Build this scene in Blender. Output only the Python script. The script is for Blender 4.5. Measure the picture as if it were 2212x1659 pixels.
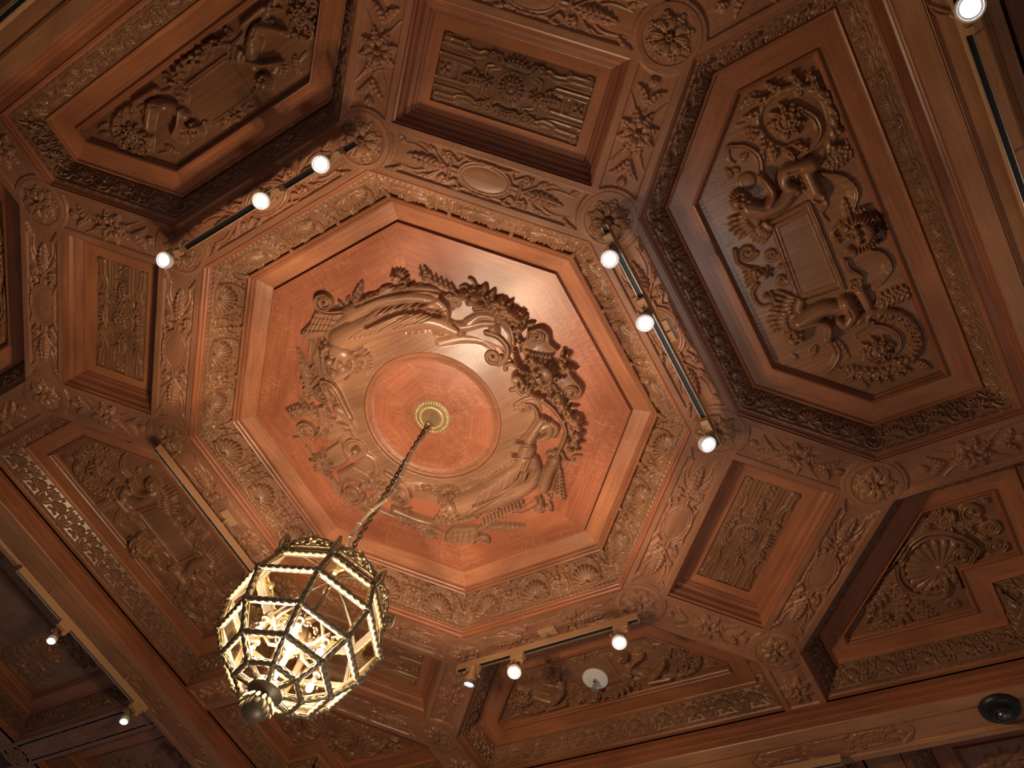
import bpy, bmesh, math, random
import numpy as np
from mathutils import Vector, Matrix
random.seed(7)
PI = math.pi
C = bpy.context.scene.collection
for o in list(bpy.data.objects): bpy.data.objects.remove(o)
H = 5.3                      # height of the rib soffits above the floor; all local z below are relative to it

# ---------------------------------------------------------------- camera, world, lights, exposure
CAM = np.array((2.2436266, -1.33221284, -3.7147285))
RB = np.array(((0.84807071, 0.48928023, 0.20342303), (-0.36712895, 0.81938552, -0.44025413), (-0.38208953, 0.29868415, 0.8745258)))
FPX = 1791.9045
cam = bpy.data.objects.new('camera', bpy.data.cameras.new('camera')); C.objects.link(cam)
cam.data.sensor_width = 36; cam.data.lens = FPX*36/2212; cam.data.clip_start = .05; cam.data.clip_end = 60
_m = Matrix.Identity(4)
for i in range(3):
    _m[i][0] = RB[0, i]; _m[i][1] = -RB[1, i]; _m[i][2] = -RB[2, i]
_m.translation = Vector((CAM[0], CAM[1], CAM[2]+H)); cam.matrix_world = _m
bpy.context.scene.camera = cam
sc = bpy.context.scene
sc.view_settings.view_transform = 'Standard'; sc.view_settings.look = 'None'; sc.view_settings.gamma = 1
sc.view_settings.use_curve_mapping = False; sc.view_settings.exposure = 0.68
w = bpy.data.worlds.new('world'); sc.world = w; w.use_nodes = True
w.node_tree.nodes['Background'].inputs[0].default_value = (1.0, .90, .88, 1); w.node_tree.nodes['Background'].inputs[1].default_value = .065

def area(name, loc, tgt, size, power, col):
    l = bpy.data.lights.new(name, 'AREA'); l.shape = 'RECTANGLE'; l.size = size[0]; l.size_y = size[1]; l.energy = power; l.color = col
    o = bpy.data.objects.new(name, l); C.objects.link(o); o.location = (loc[0], loc[1], loc[2]+H)
    d = Vector(tgt)-Vector(loc); o.rotation_euler = d.to_track_quat('-Z', 'Y').to_euler(); return o
_l = bpy.data.lights.new('added_fill_spot', 'SPOT'); _l.energy = 95; _l.color = (1, .88, .80); _l.spot_size = 1.15; _l.spot_blend = 1; _l.shadow_soft_size = .30  # added fill lamp below the view, brightens the ceiling from underneath
_o = bpy.data.objects.new('added_fill_spot', _l); C.objects.link(_o); _o.location = (1.4, .9, -3.7+H); _o.rotation_euler = Vector((-1.3, -.85, 3.9)).to_track_quat('-Z', 'Y').to_euler()
area('added_fill_area', (3.4, 2.2, -4.2), (1.9, .2, 0), (1.4, 1.4), 5, (1, .84, .72))  # second added fill source, out of view, lifts the right-hand coffers

def at(px, py, z):           # a point seen in the photograph, on the horizontal surface at height z
    d = RB.T @ np.array(((px-1106)/FPX, (py-829.5)/FPX, 1.)); k = (z-CAM[2])/d[2]; p = CAM+k*d; return (float(p[0]), float(p[1]))

# ---------------------------------------------------------------- materials
def mat(name): 
    m = bpy.data.materials.new(name); m.use_nodes = True; return m, m.node_tree.nodes, m.node_tree.links
def wood(name, c1, c2, ray=.5, rough=.36, bump=.25, scale=1.):
    m, N, L = mat(name); b = N['Principled BSDF']
    uv = N.new('ShaderNodeUVMap'); uv.uv_map = 'UVMap'; oi = N.new('ShaderNodeObjectInfo')
    add = N.new('ShaderNodeVectorMath'); add.operation = 'ADD'
    sc_ = N.new('ShaderNodeVectorMath'); sc_.operation = 'SCALE'; sc_.inputs[3].default_value = 7
    cm = N.new('ShaderNodeCombineXYZ'); L.new(oi.outputs['Random'], cm.inputs[0]); L.new(oi.outputs['Random'], cm.inputs[1])
    L.new(cm.outputs[0], sc_.inputs[0]); L.new(uv.outputs[0], add.inputs[0]); L.new(sc_.outputs[0], add.inputs[1])
    def noise(sx, sy, s, det, dist):
        mp = N.new('ShaderNodeMapping'); mp.inputs['Scale'].default_value = (sx*scale, sy*scale, 1); L.new(add.outputs[0], mp.inputs[0])
        n = N.new('ShaderNodeTexNoise'); n.inputs['Scale'].default_value = s; n.inputs['Detail'].default_value = det; n.inputs['Distortion'].default_value = dist
        L.new(mp.outputs[0], n.inputs[0]); return n
    def ramp(src, stops):
        r = N.new('ShaderNodeValToRGB'); e = r.color_ramp.elements
        while len(e) < len(stops): e.new(.5)
        for q, (p, v) in zip(e, stops): q.position = p; q.color = (v, v, v, 1) if isinstance(v, (int, float)) else (*v, 1)
        L.new(src, r.inputs[0]); return r
    g = noise(1.2, 26, 3, 5, .3); big = noise(1.2, 3.0, 2.2, 3, .6)
    fl = noise(24, 5.5, 2.6, 1.5, .7); mask = noise(1, 1, 3.0, 2, 0)
    base = ramp(g.outputs[0], [(.3, c2), (.7, c1)])
    bigr = ramp(big.outputs[0], [(.3, .80), (.7, 1.12)])
    mul = N.new('ShaderNodeMix'); mul.data_type = 'RGBA'; mul.blend_type = 'MULTIPLY'; mul.inputs[0].default_value = 1
    L.new(base.outputs[0], mul.inputs[6]); L.new(bigr.outputs[0], mul.inputs[7])
    fr = ramp(fl.outputs[0], [(.45, 0.), (.5, 1.), (.55, 0.)]); mr = ramp(mask.outputs[0], [(.42, 0.), (.6, 1.)])
    mm = N.new('ShaderNodeMath'); mm.operation = 'MULTIPLY'; L.new(fr.outputs[0], mm.inputs[0]); L.new(mr.outputs[0], mm.inputs[1])
    m2 = N.new('ShaderNodeMath'); m2.operation = 'MULTIPLY'; L.new(mm.outputs[0], m2.inputs[0]); m2.inputs[1].default_value = ray
    mx = N.new('ShaderNodeMix'); mx.data_type = 'RGBA'; L.new(m2.outputs[0], mx.inputs[0]); L.new(mul.outputs[2], mx.inputs[6])
    mx.inputs[7].default_value = (min(1, c1[0]*1.75), c1[1]*2.5, c1[2]*2.9, 1)
    hs = N.new('ShaderNodeHueSaturation'); L.new(mx.outputs[2], hs.inputs['Color'])
    mr2 = N.new('ShaderNodeMapRange'); mr2.inputs[3].default_value = .86; mr2.inputs[4].default_value = 1.12; L.new(oi.outputs['Random'], mr2.inputs[0]); L.new(mr2.outputs[0], hs.inputs['Value'])
    L.new(hs.outputs[0], b.inputs['Base Color']); b.inputs['Roughness'].default_value = rough
    b.inputs['Specular IOR Level'].default_value = .42
    bp_ = N.new('ShaderNodeBump'); bp_.inputs['Strength'].default_value = bump; bp_.inputs['Distance'].default_value = .002
    L.new(g.outputs[0], bp_.inputs['Height']); L.new(bp_.outputs[0], b.inputs['Normal'])
    return m
def plain(name, col, rough=.5, metal=0, emit=None, es=1):
    m, N, L = mat(name); b = N['Principled BSDF']; b.inputs['Base Color'].default_value = (*col, 1)
    b.inputs['Roughness'].default_value = rough; b.inputs['Metallic'].default_value = metal
    if emit: b.inputs['Emission Color'].default_value = (*emit, 1); b.inputs['Emission Strength'].default_value = es
    else:
        n = N.new('ShaderNodeTexNoise'); n.inputs['Scale'].default_value = 60; n.inputs['Detail'].default_value = 3
        tc = N.new('ShaderNodeTexCoord'); L.new(tc.outputs['Object'], n.inputs[0])
        r = N.new('ShaderNodeMapRange'); r.inputs[3].default_value = rough*.8; r.inputs[4].default_value = min(1, rough*1.25); L.new(n.outputs[0], r.inputs[0]); L.new(r.outputs[0], b.inputs['Roughness'])
    return m
M = dict(
 panel=wood('oak_panel', (.42, .138, .068), (.31, .094, .044), .32, .33),
 frame=wood('oak_frame', (.39, .148, .070), (.29, .102, .046), .12, .36),
 rib=wood('oak_rib', (.34, .148, .080), (.25, .102, .054), .15, .38),
 carve=wood('carved_oak', (.33, .158, .082), (.23, .100, .050), .08, .31, .2),
 darkcarve=wood('carved_dark_oak', (.26, .118, .060), (.175, .074, .038), .04, .30, .18),
 red=wood('red_oak_fillet', (.32, .112, .056), (.22, .073, .034), .05, .38),
 pale=wood('pale_oak_border', (.42, .20, .10), (.33, .145, .07), .1, .42),
 brass=plain('antique_brass', (.42, .31, .16), .36, .9),
 dbrass=plain('dark_brass', (.20, .155, .095), .5, .6),
 canopybrass=plain('polished_brass', (.62, .46, .22), .42, .6),
 shield=plain('light_shield_dark', (.010, .006, .003), .7),  # near-black colour keeps bulb glare off the added shield strips
 armbrass=plain('glare_darkened_brass', (.018, .009, .003), .6, .3),  # brass colour darkened so the nearby bulbs don't burn it out
 gold=plain('gold_trim', (.13, .075, .028), .45, .7),
 tan=plain('tan_painted_metal', (.44, .245, .125), .5),
 floor=wood('floor_oak', (.30, .17, .09), (.22, .12, .06), .1, .5),
 black=plain('black_plastic', (.008, .008, .009), .4),
 steel=plain('steel', (.7, .68, .65), .25, 1),
 white=plain('white_enamel', (.80, .80, .82), .4),
 cord=plain('cream_cable', (.75, .58, .36), .5),
 lamp=plain('spot_lens_glow', (1, 1, 1), .3, 0, (1, .93, .84), 45),
 dim=plain('dim_spot_lens_glow', (1, 1, 1), .3, 0, (1, .92, .84), 3.0),
 bulb=plain('warm_bulb_glow', (1, .8, .5), .3, 0, (1, .78, .45), 25),
)
def glass(name, tint, k, rough=.02):
    m, N, L = mat(name); N.remove(N['Principled BSDF']); t = N.new('ShaderNodeBsdfTransparent'); g = N.new('ShaderNodeBsdfGlossy')
    t.inputs[0].default_value = (*tint, 1); g.inputs['Roughness'].default_value = rough; g.inputs[0].default_value = (1, .9, .75, 1)
    lw = N.new('ShaderNodeLayerWeight'); lw.inputs[0].default_value = .5; pw = N.new('ShaderNodeMath'); pw.operation = 'POWER'; pw.inputs[1].default_value = 3; f = N.new('ShaderNodeMath'); f.operation = 'MULTIPLY_ADD'; f.inputs[1].default_value = .35*k; f.inputs[2].default_value = .04*k; L.new(lw.outputs['Facing'], pw.inputs[0]); L.new(pw.outputs[0], f.inputs[0]); x = N.new('ShaderNodeMixShader'); L.new(f.outputs[0], x.inputs[0]); L.new(t.outputs[0], x.inputs[1]); L.new(g.outputs[0], x.inputs[2])
    L.new(x.outputs[0], N['Material Output'].inputs[0]); return m
M['glass'] = glass('bevelled_glass', (.90, .87, .78), 1.0, .05)
M['dome'] = glass('clear_dome', (.5, .52, .55), 1.3)
M['globe'] = glass('bulb_glass', (1, .95, .85), .8)

# ---------------------------------------------------------------- object helpers
def tag(o, label=None, cat=None, group=None, kind=None):
    if label: o['label'] = label
    if cat: o['category'] = cat
    if group: o['group'] = group
    if kind: o['kind'] = kind
    return o
def thing(name, label, cat, loc=(0, 0, 0), rz=0, group=None):
    o = bpy.data.objects.new(name, None); C.objects.link(o); o.empty_display_size = .05
    o.location = (loc[0], loc[1], loc[2]+H); o.rotation_euler = (0, 0, rz); return tag(o, label, cat, group)
def link(name, me, parent=None, loc=None, rz=0):
    o = bpy.data.objects.new(name, me); C.objects.link(o)
    if parent is not None: o.parent = parent
    if loc is not None: o.location = loc
    elif parent is None: o.location = (0, 0, H)
    o.rotation_euler = (0, 0, rz); return o
def mesh(name, co, faces, m, uv=None, smooth=True):
    """co (n,3), faces: array (f,4) or list; uv per vertex (n,2)"""
    me = bpy.data.meshes.new(name); co = np.asarray(co, float)
    if isinstance(faces, np.ndarray):
        f = faces.astype(np.int32); me.vertices.add(len(co)); me.vertices.foreach_set('co', co.astype(np.float32).ravel())
        me.loops.add(f.size); me.loops.foreach_set('vertex_index', f.ravel()); me.polygons.add(len(f))
        me.polygons.foreach_set('loop_start', np.arange(0, f.size, f.shape[1], dtype=np.int32))
    else:
        me.from_pydata([tuple(c) for c in co], [], faces)
    if uv is None: uv = co[:, :2]+co[:, 2:3]*.7
    u = me.uv_layers.new(name='UVMap'); vi = np.empty(len(me.loops), np.int32); me.loops.foreach_get('vertex_index', vi)
    u.data.foreach_set('uv', np.asarray(uv, np.float32)[vi].ravel())
    me.polygons.foreach_set('use_smooth', [smooth]*len(me.polygons)); me.update(); me.validate(); me.materials.append(m)
    return me

class MB:                                # small collector for hard surface parts
    def __init__(s): s.v = []; s.f = []; s.n = 0
    def add(s, v, f):
        s.v.append(np.asarray(v, float)); s.f += [tuple(i+s.n for i in q) for q in f]; s.n += len(v); return s
    def box(s, c, d, R=None):
        v = np.array([(x, y, z) for x in (-.5, .5) for y in (-.5, .5) for z in (-.5, .5)])*d
        if R is not None: v = v @ np.array(R).T
        return s.add(v+c, [(0, 1, 3, 2), (4, 6, 7, 5), (0, 4, 5, 1), (2, 3, 7, 6), (0, 2, 6, 4), (1, 5, 7, 3)])
    def lathe(s, prof, c=(0, 0, 0), n=32, lob=None, ax=None):
        th = np.arange(n)*2*PI/n; v = []
        for i, (r, z) in enumerate(prof):
            rr = r*(1+(lob(i, th) if lob else 0)); v.append(np.stack([rr*np.cos(th), rr*np.sin(th), np.full(n, z)], 1))
        v = np.concatenate(v)
        if ax is not None: v = v @ np.array(frame(ax)).T
        f = [(i*n+j, i*n+(j+1) % n, (i+1)*n+(j+1) % n, (i+1)*n+j) for i in range(len(prof)-1) for j in range(n)]
        f += [tuple(range(n))[::-1], tuple((len(prof)-1)*n+j for j in range(n))]
        return s.add(v+np.array(c), f)
    def tube(s, pts, r, n=8, rope=0, pitch=.03, flat=1.):
        pts = np.asarray(pts, float); m = len(pts); r = np.full(m, r) if np.isscalar(r) else np.asarray(r)
        T = np.gradient(pts, axis=0); T /= np.linalg.norm(T, axis=1)[:, None]+1e-12
        up = np.array((0, 0, 1.)) if abs(T[0][2]) < .9 else np.array((1., 0, 0)); A = np.cross(T[0], up); A /= np.linalg.norm(A); v = []
        arc = np.r_[0, np.cumsum(np.linalg.norm(np.diff(pts, axis=0), axis=1))]; th = np.arange(n)*2*PI/n
        for i in range(m):
            A = A-T[i]*(A@T[i]); A /= np.linalg.norm(A); B = np.cross(T[i], A)
            rr = r[i]*(1+rope*np.cos(3*(th-arc[i]/pitch*2*PI/3)))
            v.append(pts[i]+np.outer(rr*np.cos(th), A)+np.outer(rr*np.sin(th)*flat, B))
        f = [(i*n+j, i*n+(j+1) % n, (i+1)*n+(j+1) % n, (i+1)*n+j) for i in range(m-1) for j in range(n)]
        f += [tuple(range(n))[::-1], tuple((m-1)*n+j for j in range(n))]
        return s.add(np.concatenate(v), f)
    def ball(s, c, r, sq=(1, 1, 1), n=12, lob=None):
        k = n//2+1; pr = [(max(1e-4, math.sin(PI*i/(k-1))), -math.cos(PI*i/(k-1))) for i in range(k)]
        th = np.arange(n)*2*PI/n; v = np.concatenate([np.stack([a*np.cos(th), a*np.sin(th), np.full(n, b)], 1) for a, b in pr])*r*np.array(sq)
        f = [(i*n+j, i*n+(j+1) % n, (i+1)*n+(j+1) % n, (i+1)*n+j) for i in range(k-1) for j in range(n)]
        return s.add(v+np.array(c), f)
    def build(s, name, m, parent=None, loc=None, rz=0, smooth=True):
        me = mesh(name, np.concatenate(s.v), s.f, m, smooth=smooth)
        bm = bmesh.new(); bm.from_mesh(me); bmesh.ops.recalc_face_normals(bm, faces=bm.faces)
        if smooth:
            for e in bm.edges:
                if len(e.link_faces) == 2 and e.calc_face_angle(0) > .75: e.smooth = False
        bm.to_mesh(me); bm.free()
        return link(name, me, parent, loc if loc is not None else ((0, 0, 0) if parent is not None else None), rz)
def frame(ax):                           # matrix whose third column is ax
    z = np.array(ax, float); z /= np.linalg.norm(z); a = np.array((1., 0, 0)) if abs(z[0]) < .9 else np.array((0, 1., 0))
    x = np.cross(a, z); x /= np.linalg.norm(x); return np.stack([x, np.cross(z, x), z], 1)
def circ(c, r, n=24, ax=(0, 0, 1), a0=0, a1=2*PI):
    F = frame(ax); t = np.linspace(a0, a1, n); return np.array(c)+np.stack([r*np.cos(t), r*np.sin(t), 0*t], 1) @ F.T

# ---------------------------------------------------------------- carving canvas: a height map that grows out of the wood
def cr(pts, n=8):                        # Catmull-Rom through the points
    p = np.asarray(pts, float)
    if len(p) < 3: return np.linspace(p[0], p[-1], n+1)
    q = np.vstack([2*p[0]-p[1], p, 2*p[-1]-p[-2]]); out = []
    for i in range(1, len(q)-2):
        t = np.linspace(0, 1, n, endpoint=False)[:, None]; a, b, c, d = q[i-1], q[i], q[i+1], q[i+2]
        out.append(.5*((2*b)+(-a+c)*t+(2*a-5*b+4*c-d)*t**2+(-a+3*b-3*c+d)*t**3))
    return np.vstack(out+[p[-1:]])
class Relief:
    def __init__(s, x0, y0, x1, y1, d):
        s.x0, s.y0, s.d = x0, y0, d; s.nx = int(round((x1-x0)/d))+1; s.ny = int(round((y1-y0)/d))+1
        s.x = x0+np.arange(s.nx)*d; s.y = y0+np.arange(s.ny)*d; s.X, s.Y = np.meshgrid(s.x, s.y); s.H = np.zeros_like(s.X)
    def win(s, a, b, c, e):
        i0 = max(0, int((a-s.x0)/s.d)-1); i1 = min(s.nx, int((c-s.x0)/s.d)+3); j0 = max(0, int((b-s.y0)/s.d)-1); j1 = min(s.ny, int((e-s.y0)/s.d)+3)
        return None if i1 <= i0 or j1 <= j0 else (slice(j0, j1), slice(i0, i1))
    def put(s, w, val, ok): s.H[w] = np.where(ok, np.maximum(s.H[w], val), s.H[w])
    def dome(s, x, y, rx, ry=None, a=0, h=.02, b=0, p=.5):
        ry = rx if ry is None else ry; R = max(rx, ry); w = s.win(x-R, y-R, x+R, y+R)
        if w is None: return
        dx, dy = s.X[w]-x, s.Y[w]-y; ca, sa = math.cos(a), math.sin(a); q = 1-((dx*ca+dy*sa)/rx)**2-((-dx*sa+dy*ca)/ry)**2
        s.put(w, b+h*np.clip(q, 0, 1)**p, q > 0)
    def near(s, pts, R):
        p = np.asarray(pts, float); w = s.win(p[:, 0].min()-R, p[:, 1].min()-R, p[:, 0].max()+R, p[:, 1].max()+R)
        if w is None: return None
        X, Y = s.X[w], s.Y[w]; L = np.linalg.norm(np.diff(p, axis=0), axis=1); cum = np.r_[0, np.cumsum(L)]; T = cum[-1]+1e-9
        D = np.full(X.shape, 9.); S = np.zeros(X.shape); G = np.ones(X.shape)
        for i in range(len(p)-1):
            if L[i] < 1e-9: continue
            ux, uy = (p[i+1]-p[i])/L[i]; dx, dy = X-p[i, 0], Y-p[i, 1]; t = np.clip(dx*ux+dy*uy, 0, L[i]); ex, ey = dx-t*ux, dy-t*uy; d = np.hypot(ex, ey)
            k = d < D; D = np.where(k, d, D); S = np.where(k, (cum[i]+t)/T, S); G = np.where(k, np.sign(ux*dy-uy*dx), G)
        return w, D, S, G, T
    def tube(s, pts, r0, r1=None, h=.02, b=0, tw=0, pitch=.03, p=.5, mid=None):
        r1 = r0 if r1 is None else r1; q = s.near(pts, max(r0, r1, mid or 0))
        if q is None: return
        w, D, S, G, T = q; r = r0+(r1-r0)*S
        if mid is not None: r = r+(mid-(r0+r1)/2)*np.sin(PI*S)
        hh = h*(r/max(r0, r1, mid or 0))**.7
        v = hh*np.clip(1-(D/np.maximum(r, 1e-5))**2, 0, 1)**p
        if tw: v = v*(1-tw*(.5+.5*np.cos(2*PI*(S*T/pitch+G*D/r*.5))))
        s.put(w, b+v, D < r)
    def groove(s, pts, wd, dep):
        q = s.near(pts, wd)
        if q is None: return
        w, D, S, G, T = q; k = (D < wd) & (s.H[w] > dep*1.1); s.H[w] = np.where(k, s.H[w]-dep*np.clip(1-(D/wd)**2, 0, 1), s.H[w])
    def ribbon(s, pts, w0, w1=None, h=.02, b=0, cup=.45):
        w1 = w0 if w1 is None else w1; q = s.near(pts, max(w0, w1))
        if q is None: return
        w, D, S, G, T = q; r = w0+(w1-w0)*S; t = D/r; v = h*(1-cup+cup*np.clip(t/.8, 0, 1)**2)*np.clip((1-t)/.14, 0, 1)**.5
        s.put(w, b+v, D < r)
    def volute(s, x, y, r, a0, turns, dr, wd, h, b=0, lead=None, eye=True):
        n = int(24*turns); t = np.linspace(0, 1, n); a = a0+dr*2*PI*turns*t; rr = r*((1-t)**.9*.84+.16)
        p = np.stack([x+rr*np.cos(a), y+rr*np.sin(a)], 1); wb = min(wd, .235*r)
        if lead is not None and len(lead) > 0: q = cr(np.vstack([np.asarray(lead), p[:2]]), 6); s.ribbon(q[:-5], wd, wb, h*.96, b)
        s.ribbon(p, wb, wb*.55, h, b, .6); s.dome(x, y, r*.93, h=h*.30, b=b, p=.25)
        if eye: s.dome(x, y, r*.19, h=h*1.05, b=b)
    def leaf(s, p0, p1, wd, h=.015, b=0, bend=0, lobes=5, vein=.35, base=.25):
        p0, p1 = np.asarray(p0, float), np.asarray(p1, float); m = (p0+p1)/2+bend*np.array((-(p1-p0)[1], (p1-p0)[0])); t = np.linspace(0, 1, 9)[:, None]
        sp = (1-t)**2*p0+2*t*(1-t)*m+t*t*p1; q = s.near(sp, wd*1.1)
        if q is None: return
        w, D, S, G, T = q; env = np.sin(PI*np.clip(S, 0, 1)**.75)**.8; u = D/wd
        ph = (S*lobes+u*.55) % 1 if lobes else 0*S
        edge = wd*np.clip(env, 0, 1)*(1-.30*np.abs(2*((S*lobes) % 1)-1)**1.5 if lobes else 1)
        edge = np.maximum(edge, 1e-5); q_ = D/edge
        v = h*(base+(1-base)*np.clip(1-q_**2, 0, 1)**.5)*(1-.28*np.cos(2*PI*ph)*np.clip(u*3, 0, 1) if lobes else 1)
        v = v*(1-vein*np.exp(-(D/(wd*.12))**2))*(.6+.4*np.clip(env, 0, 1))
        s.put(w, b+v, (q_ < 1) & (S > .002) & (S < .998))
    def flower(s, x, y, r, n=8, h=.02, b=0, a0=0, core=.22, fat=.42):
        for i in range(n):
            a = a0+2*PI*i/n; s.dome(x+.62*r*math.cos(a), y+.62*r*math.sin(a), r*.40, r*fat*2.1/n*1.25, a, h, b)
            s.groove([(x+.45*r*math.cos(a), y+.45*r*math.sin(a)), (x+.95*r*math.cos(a), y+.95*r*math.sin(a))], r*.04, h*.2)
        s.dome(x, y, r*core, h=h*1.25, b=b)
    def poly(s, pts, h, bev=.008, b=0):
        p = np.asarray(pts, float); w = s.win(p[:, 0].min(), p[:, 1].min(), p[:, 0].max(), p[:, 1].max())
        if w is None: return
        X, Y = s.X[w], s.Y[w]; ins = np.zeros(X.shape, bool); D = np.full(X.shape, 9.); n = len(p)
        for i in range(n):
            a, c = p[i], p[(i+1) % n]; e = c-a; L2 = e@e+1e-12
            t = np.clip(((X-a[0])*e[0]+(Y-a[1])*e[1])/L2, 0, 1); D = np.minimum(D, np.hypot(X-a[0]-t*e[0], Y-a[1]-t*e[1]))
            k = ((a[1] > Y) != (c[1] > Y)); xi = a[0]+(Y-a[1])*e[0]/(e[1] if abs(e[1]) > 1e-12 else 1e-12); ins ^= k & (X < xi)
        s.put(w, b+h*np.clip(D/bev, 0, 1)**.5, ins)
    def shell(s, x, y, r, a, span=2.6, n=9, h=.02, b=0):
        w = s.win(x-r, y-r, x+r, y+r)
        if w is None: return
        dx, dy = s.X[w]-x, s.Y[w]-y; rr = np.hypot(dx, dy)/r; th = (np.arctan2(dy, dx)-a+PI) % (2*PI)-PI; u = (th/span+.5)*n
        lob = np.abs(np.sin(PI*u)); edge = .84+.16*lob**.6; v = h*(.30+.70*lob**.7)*np.clip(rr*1.6, .35, 1)*np.clip((edge-rr)/.12, 0, 1)**.5
        s.put(w, b+v, (rr < edge) & (np.abs(th) < span/2)); s.dome(x, y, r*.16, h=h*1.1, b=b)
    def face(s, x, y, z, a, h=.05, b=0, hair=True):
        """z: half height of the head, a: direction towards the crown"""
        ux, uy = math.cos(a), math.sin(a); vx, vy = -uy, ux
        P = lambda u, v: (x+u*z*ux+v*z*vx, y+u*z*uy+v*z*vy)
        if hair:
            for k in range(-6, 7):
                t = k/6*2.1; q = P(.62*math.cos(t), .80*math.sin(t)); s.dome(*q, z*.27, h=h*.85, b=b); s.dome(*P(.85*math.cos(t)+.05, 1.0*math.sin(t)), z*.18, h=h*.6, b=b)
        s.dome(x, y, z*.98, z*.74, a, h, b, .55)
        s.dome(*P(.45, 0), z*.42, z*.55, a, h*.30, b+h*.80)
        for k in (-1, 1):
            s.dome(*P(-.25, .36*k), z*.24, h=h*.30, b=b+h*.72)
            s.groove([P(.10, .14*k), P(.12, .50*k)], z*.13, h*.24); s.dome(*P(.09, .32*k), z*.13, z*.16, a, h*.20, b+h*.72)
            s.groove([P(.02, .16*k), P(0, .48*k)], z*.035, h*.08); s.tube([P(.22, .10*k), P(.27, .30*k), P(.18, .55*k)], z*.06, z*.03, h*.22, b+h*.80)
        s.tube([P(.25, 0), P(-.05, 0), P(-.22, 0)], z*.09, z*.17, h*.48, b+h*.82)
        s.groove([P(-.36, -.16), P(-.36, .16)], z*.05, h*.12)
        s.tube([P(-.42, -.24), P(-.40, 0), P(-.42, .24)], z*.07, z*.07, h*.26, b+h*.76); s.groove([P(-.485, -.24), P(-.47, .24)], z*.045, h*.22)
        s.tube([P(-.56, -.17), P(-.57, .17)], z*.07, z*.07, h*.24, b+h*.72); s.dome(*P(-.78, 0), z*.20, h=h*.30, b=b+h*.66)
    def fruit(s, pts, rad, n, h, b=0, seed=1, r0=.012, r1=.026, leaves=0, out=None):
        g = random.Random(seed); p = cr(pts, 10)
        for i in range(leaves):
            q = p[g.randrange(len(p))]; a = g.random()*2*PI if out is None else math.atan2(q[1]-out[1], q[0]-out[0])+g.uniform(-.9, .9)
            L = rad*g.uniform(1.2, 2.0); s.leaf(q, (q[0]+L*math.cos(a), q[1]+L*math.sin(a)), rad*.38, h*.75, b, g.uniform(-.2, .2), 3)
        for i in range(n):
            q = p[int((i+.5)/n*(len(p)-1))]; a = g.random()*2*PI; k = rad*g.random()**.5*.8; r = g.uniform(r0, r1); x, y = q[0]+k*math.cos(a), q[1]+k*math.sin(a)
            s.dome(x, y, r, h=h*g.uniform(.4, .7)+r*.5, b=b+h*.25)
            if g.random() < .4: s.dome(x, y, r*.22, h=.004, b=b+h*.25+h*.6+r*.4)
    def surf(s, name, m, z0=0, M2=((1, 0), (0, 1)), t=(0, 0), cut=None, rnd=0, sink=.004, uvd=0, mask=None, gain=1., blur=1):
        """build the mesh on the plane z0, growing downwards; cut drops the untouched ground"""
        Hb = s.H*gain
        for _ in range(blur): Hp = np.pad(Hb, 1, mode='edge'); Hb = (4*Hp[1:-1, 1:-1]+2*(Hp[:-2, 1:-1]+Hp[2:, 1:-1]+Hp[1:-1, :-2]+Hp[1:-1, 2:])+Hp[:-2, :-2]+Hp[2:, 2:]+Hp[:-2, 2:]+Hp[2:, :-2])/16
        Hh = Hb+(np.random.RandomState(3).rand(*s.H.shape)-.5)*rnd; n = s.nx
        a = (np.arange(s.ny-1)[:, None]*n+np.arange(n-1)[None]).ravel(); q = np.stack([a, a+1, a+n+1, a+n], 1)
        hf = Hh.ravel(); zz = z0-hf
        if cut is not None:
            k = (hf[q] > cut).any(1); q = q[k]; zz = np.where(hf > cut, z0-hf, z0+sink)
        if mask is not None: q = q[mask(s.X, s.Y).ravel()[q].all(1)]
        T = np.array(M2, float); xy = np.stack([s.X.ravel(), s.Y.ravel()], 1) @ T.T+np.array(t); co = np.column_stack([xy, zz])
        if np.linalg.det(T) > 0: q = q[:, ::-1]
        used = np.unique(q); idx = np.zeros(len(co), np.int64); idx[used] = np.arange(len(used))
        uvs = np.stack([s.X.ravel(), s.Y.ravel()], 1); uvs = uvs[:, ::-1] if uvd else uvs
        return mesh(name, co[used], idx[q], m, uvs[used])
# ---------------------------------------------------------------- rings of moulding around any polygon
def ccw(p):
    p = [np.array(q, float) for q in p]; a = sum(p[i][0]*p[(i+1) % len(p)][1]-p[(i+1) % len(p)][0]*p[i][1] for i in range(len(p)))
    return p if a > 0 else p[::-1]
def inset(poly, d):
    n = len(poly); L = []
    for i in range(n):
        a, b = poly[i], poly[(i+1) % n]; e = (b-a)/np.linalg.norm(b-a); nn = np.array((-e[1], e[0])); L.append((a+nn*d, e))
    out = []
    for i in range(n):
        (p, e), (q, f) = L[i-1], L[i]; k = ((q-p)[0]*f[1]-(q-p)[1]*f[0])/(e[0]*f[1]-e[1]*f[0]); out.append(p+e*k)
    return out
def ring(name, poly, prof, m, parent=None, sides=None):
    co, f, uv = [], [], []; R = [inset(poly, d) for d, z in prof]; acc = np.r_[0, np.cumsum([math.hypot(prof[k+1][0]-prof[k][0], prof[k+1][1]-prof[k][1]) for k in range(len(prof)-1)])]
    n = len(poly)
    for i in range(n):
        if sides is not None and i not in sides: continue
        a = poly[i]; e = poly[(i+1) % n]-a; e /= np.linalg.norm(e)
        for k in range(len(prof)-1):
            v0 = len(co)
            for kk in (k, k+1):
                for P in (R[kk][i], R[kk][(i+1) % n]): co.append((P[0], P[1], prof[kk][1])); uv.append(((P-a) @ e+i*3.7, acc[kk]+i*1.3))
            f.append((v0, v0+1, v0+3, v0+2))
    me = mesh(name, co, np.array(f)[:, ::-1], m, uv, smooth=False); o = link(name, me, parent); return o
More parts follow.
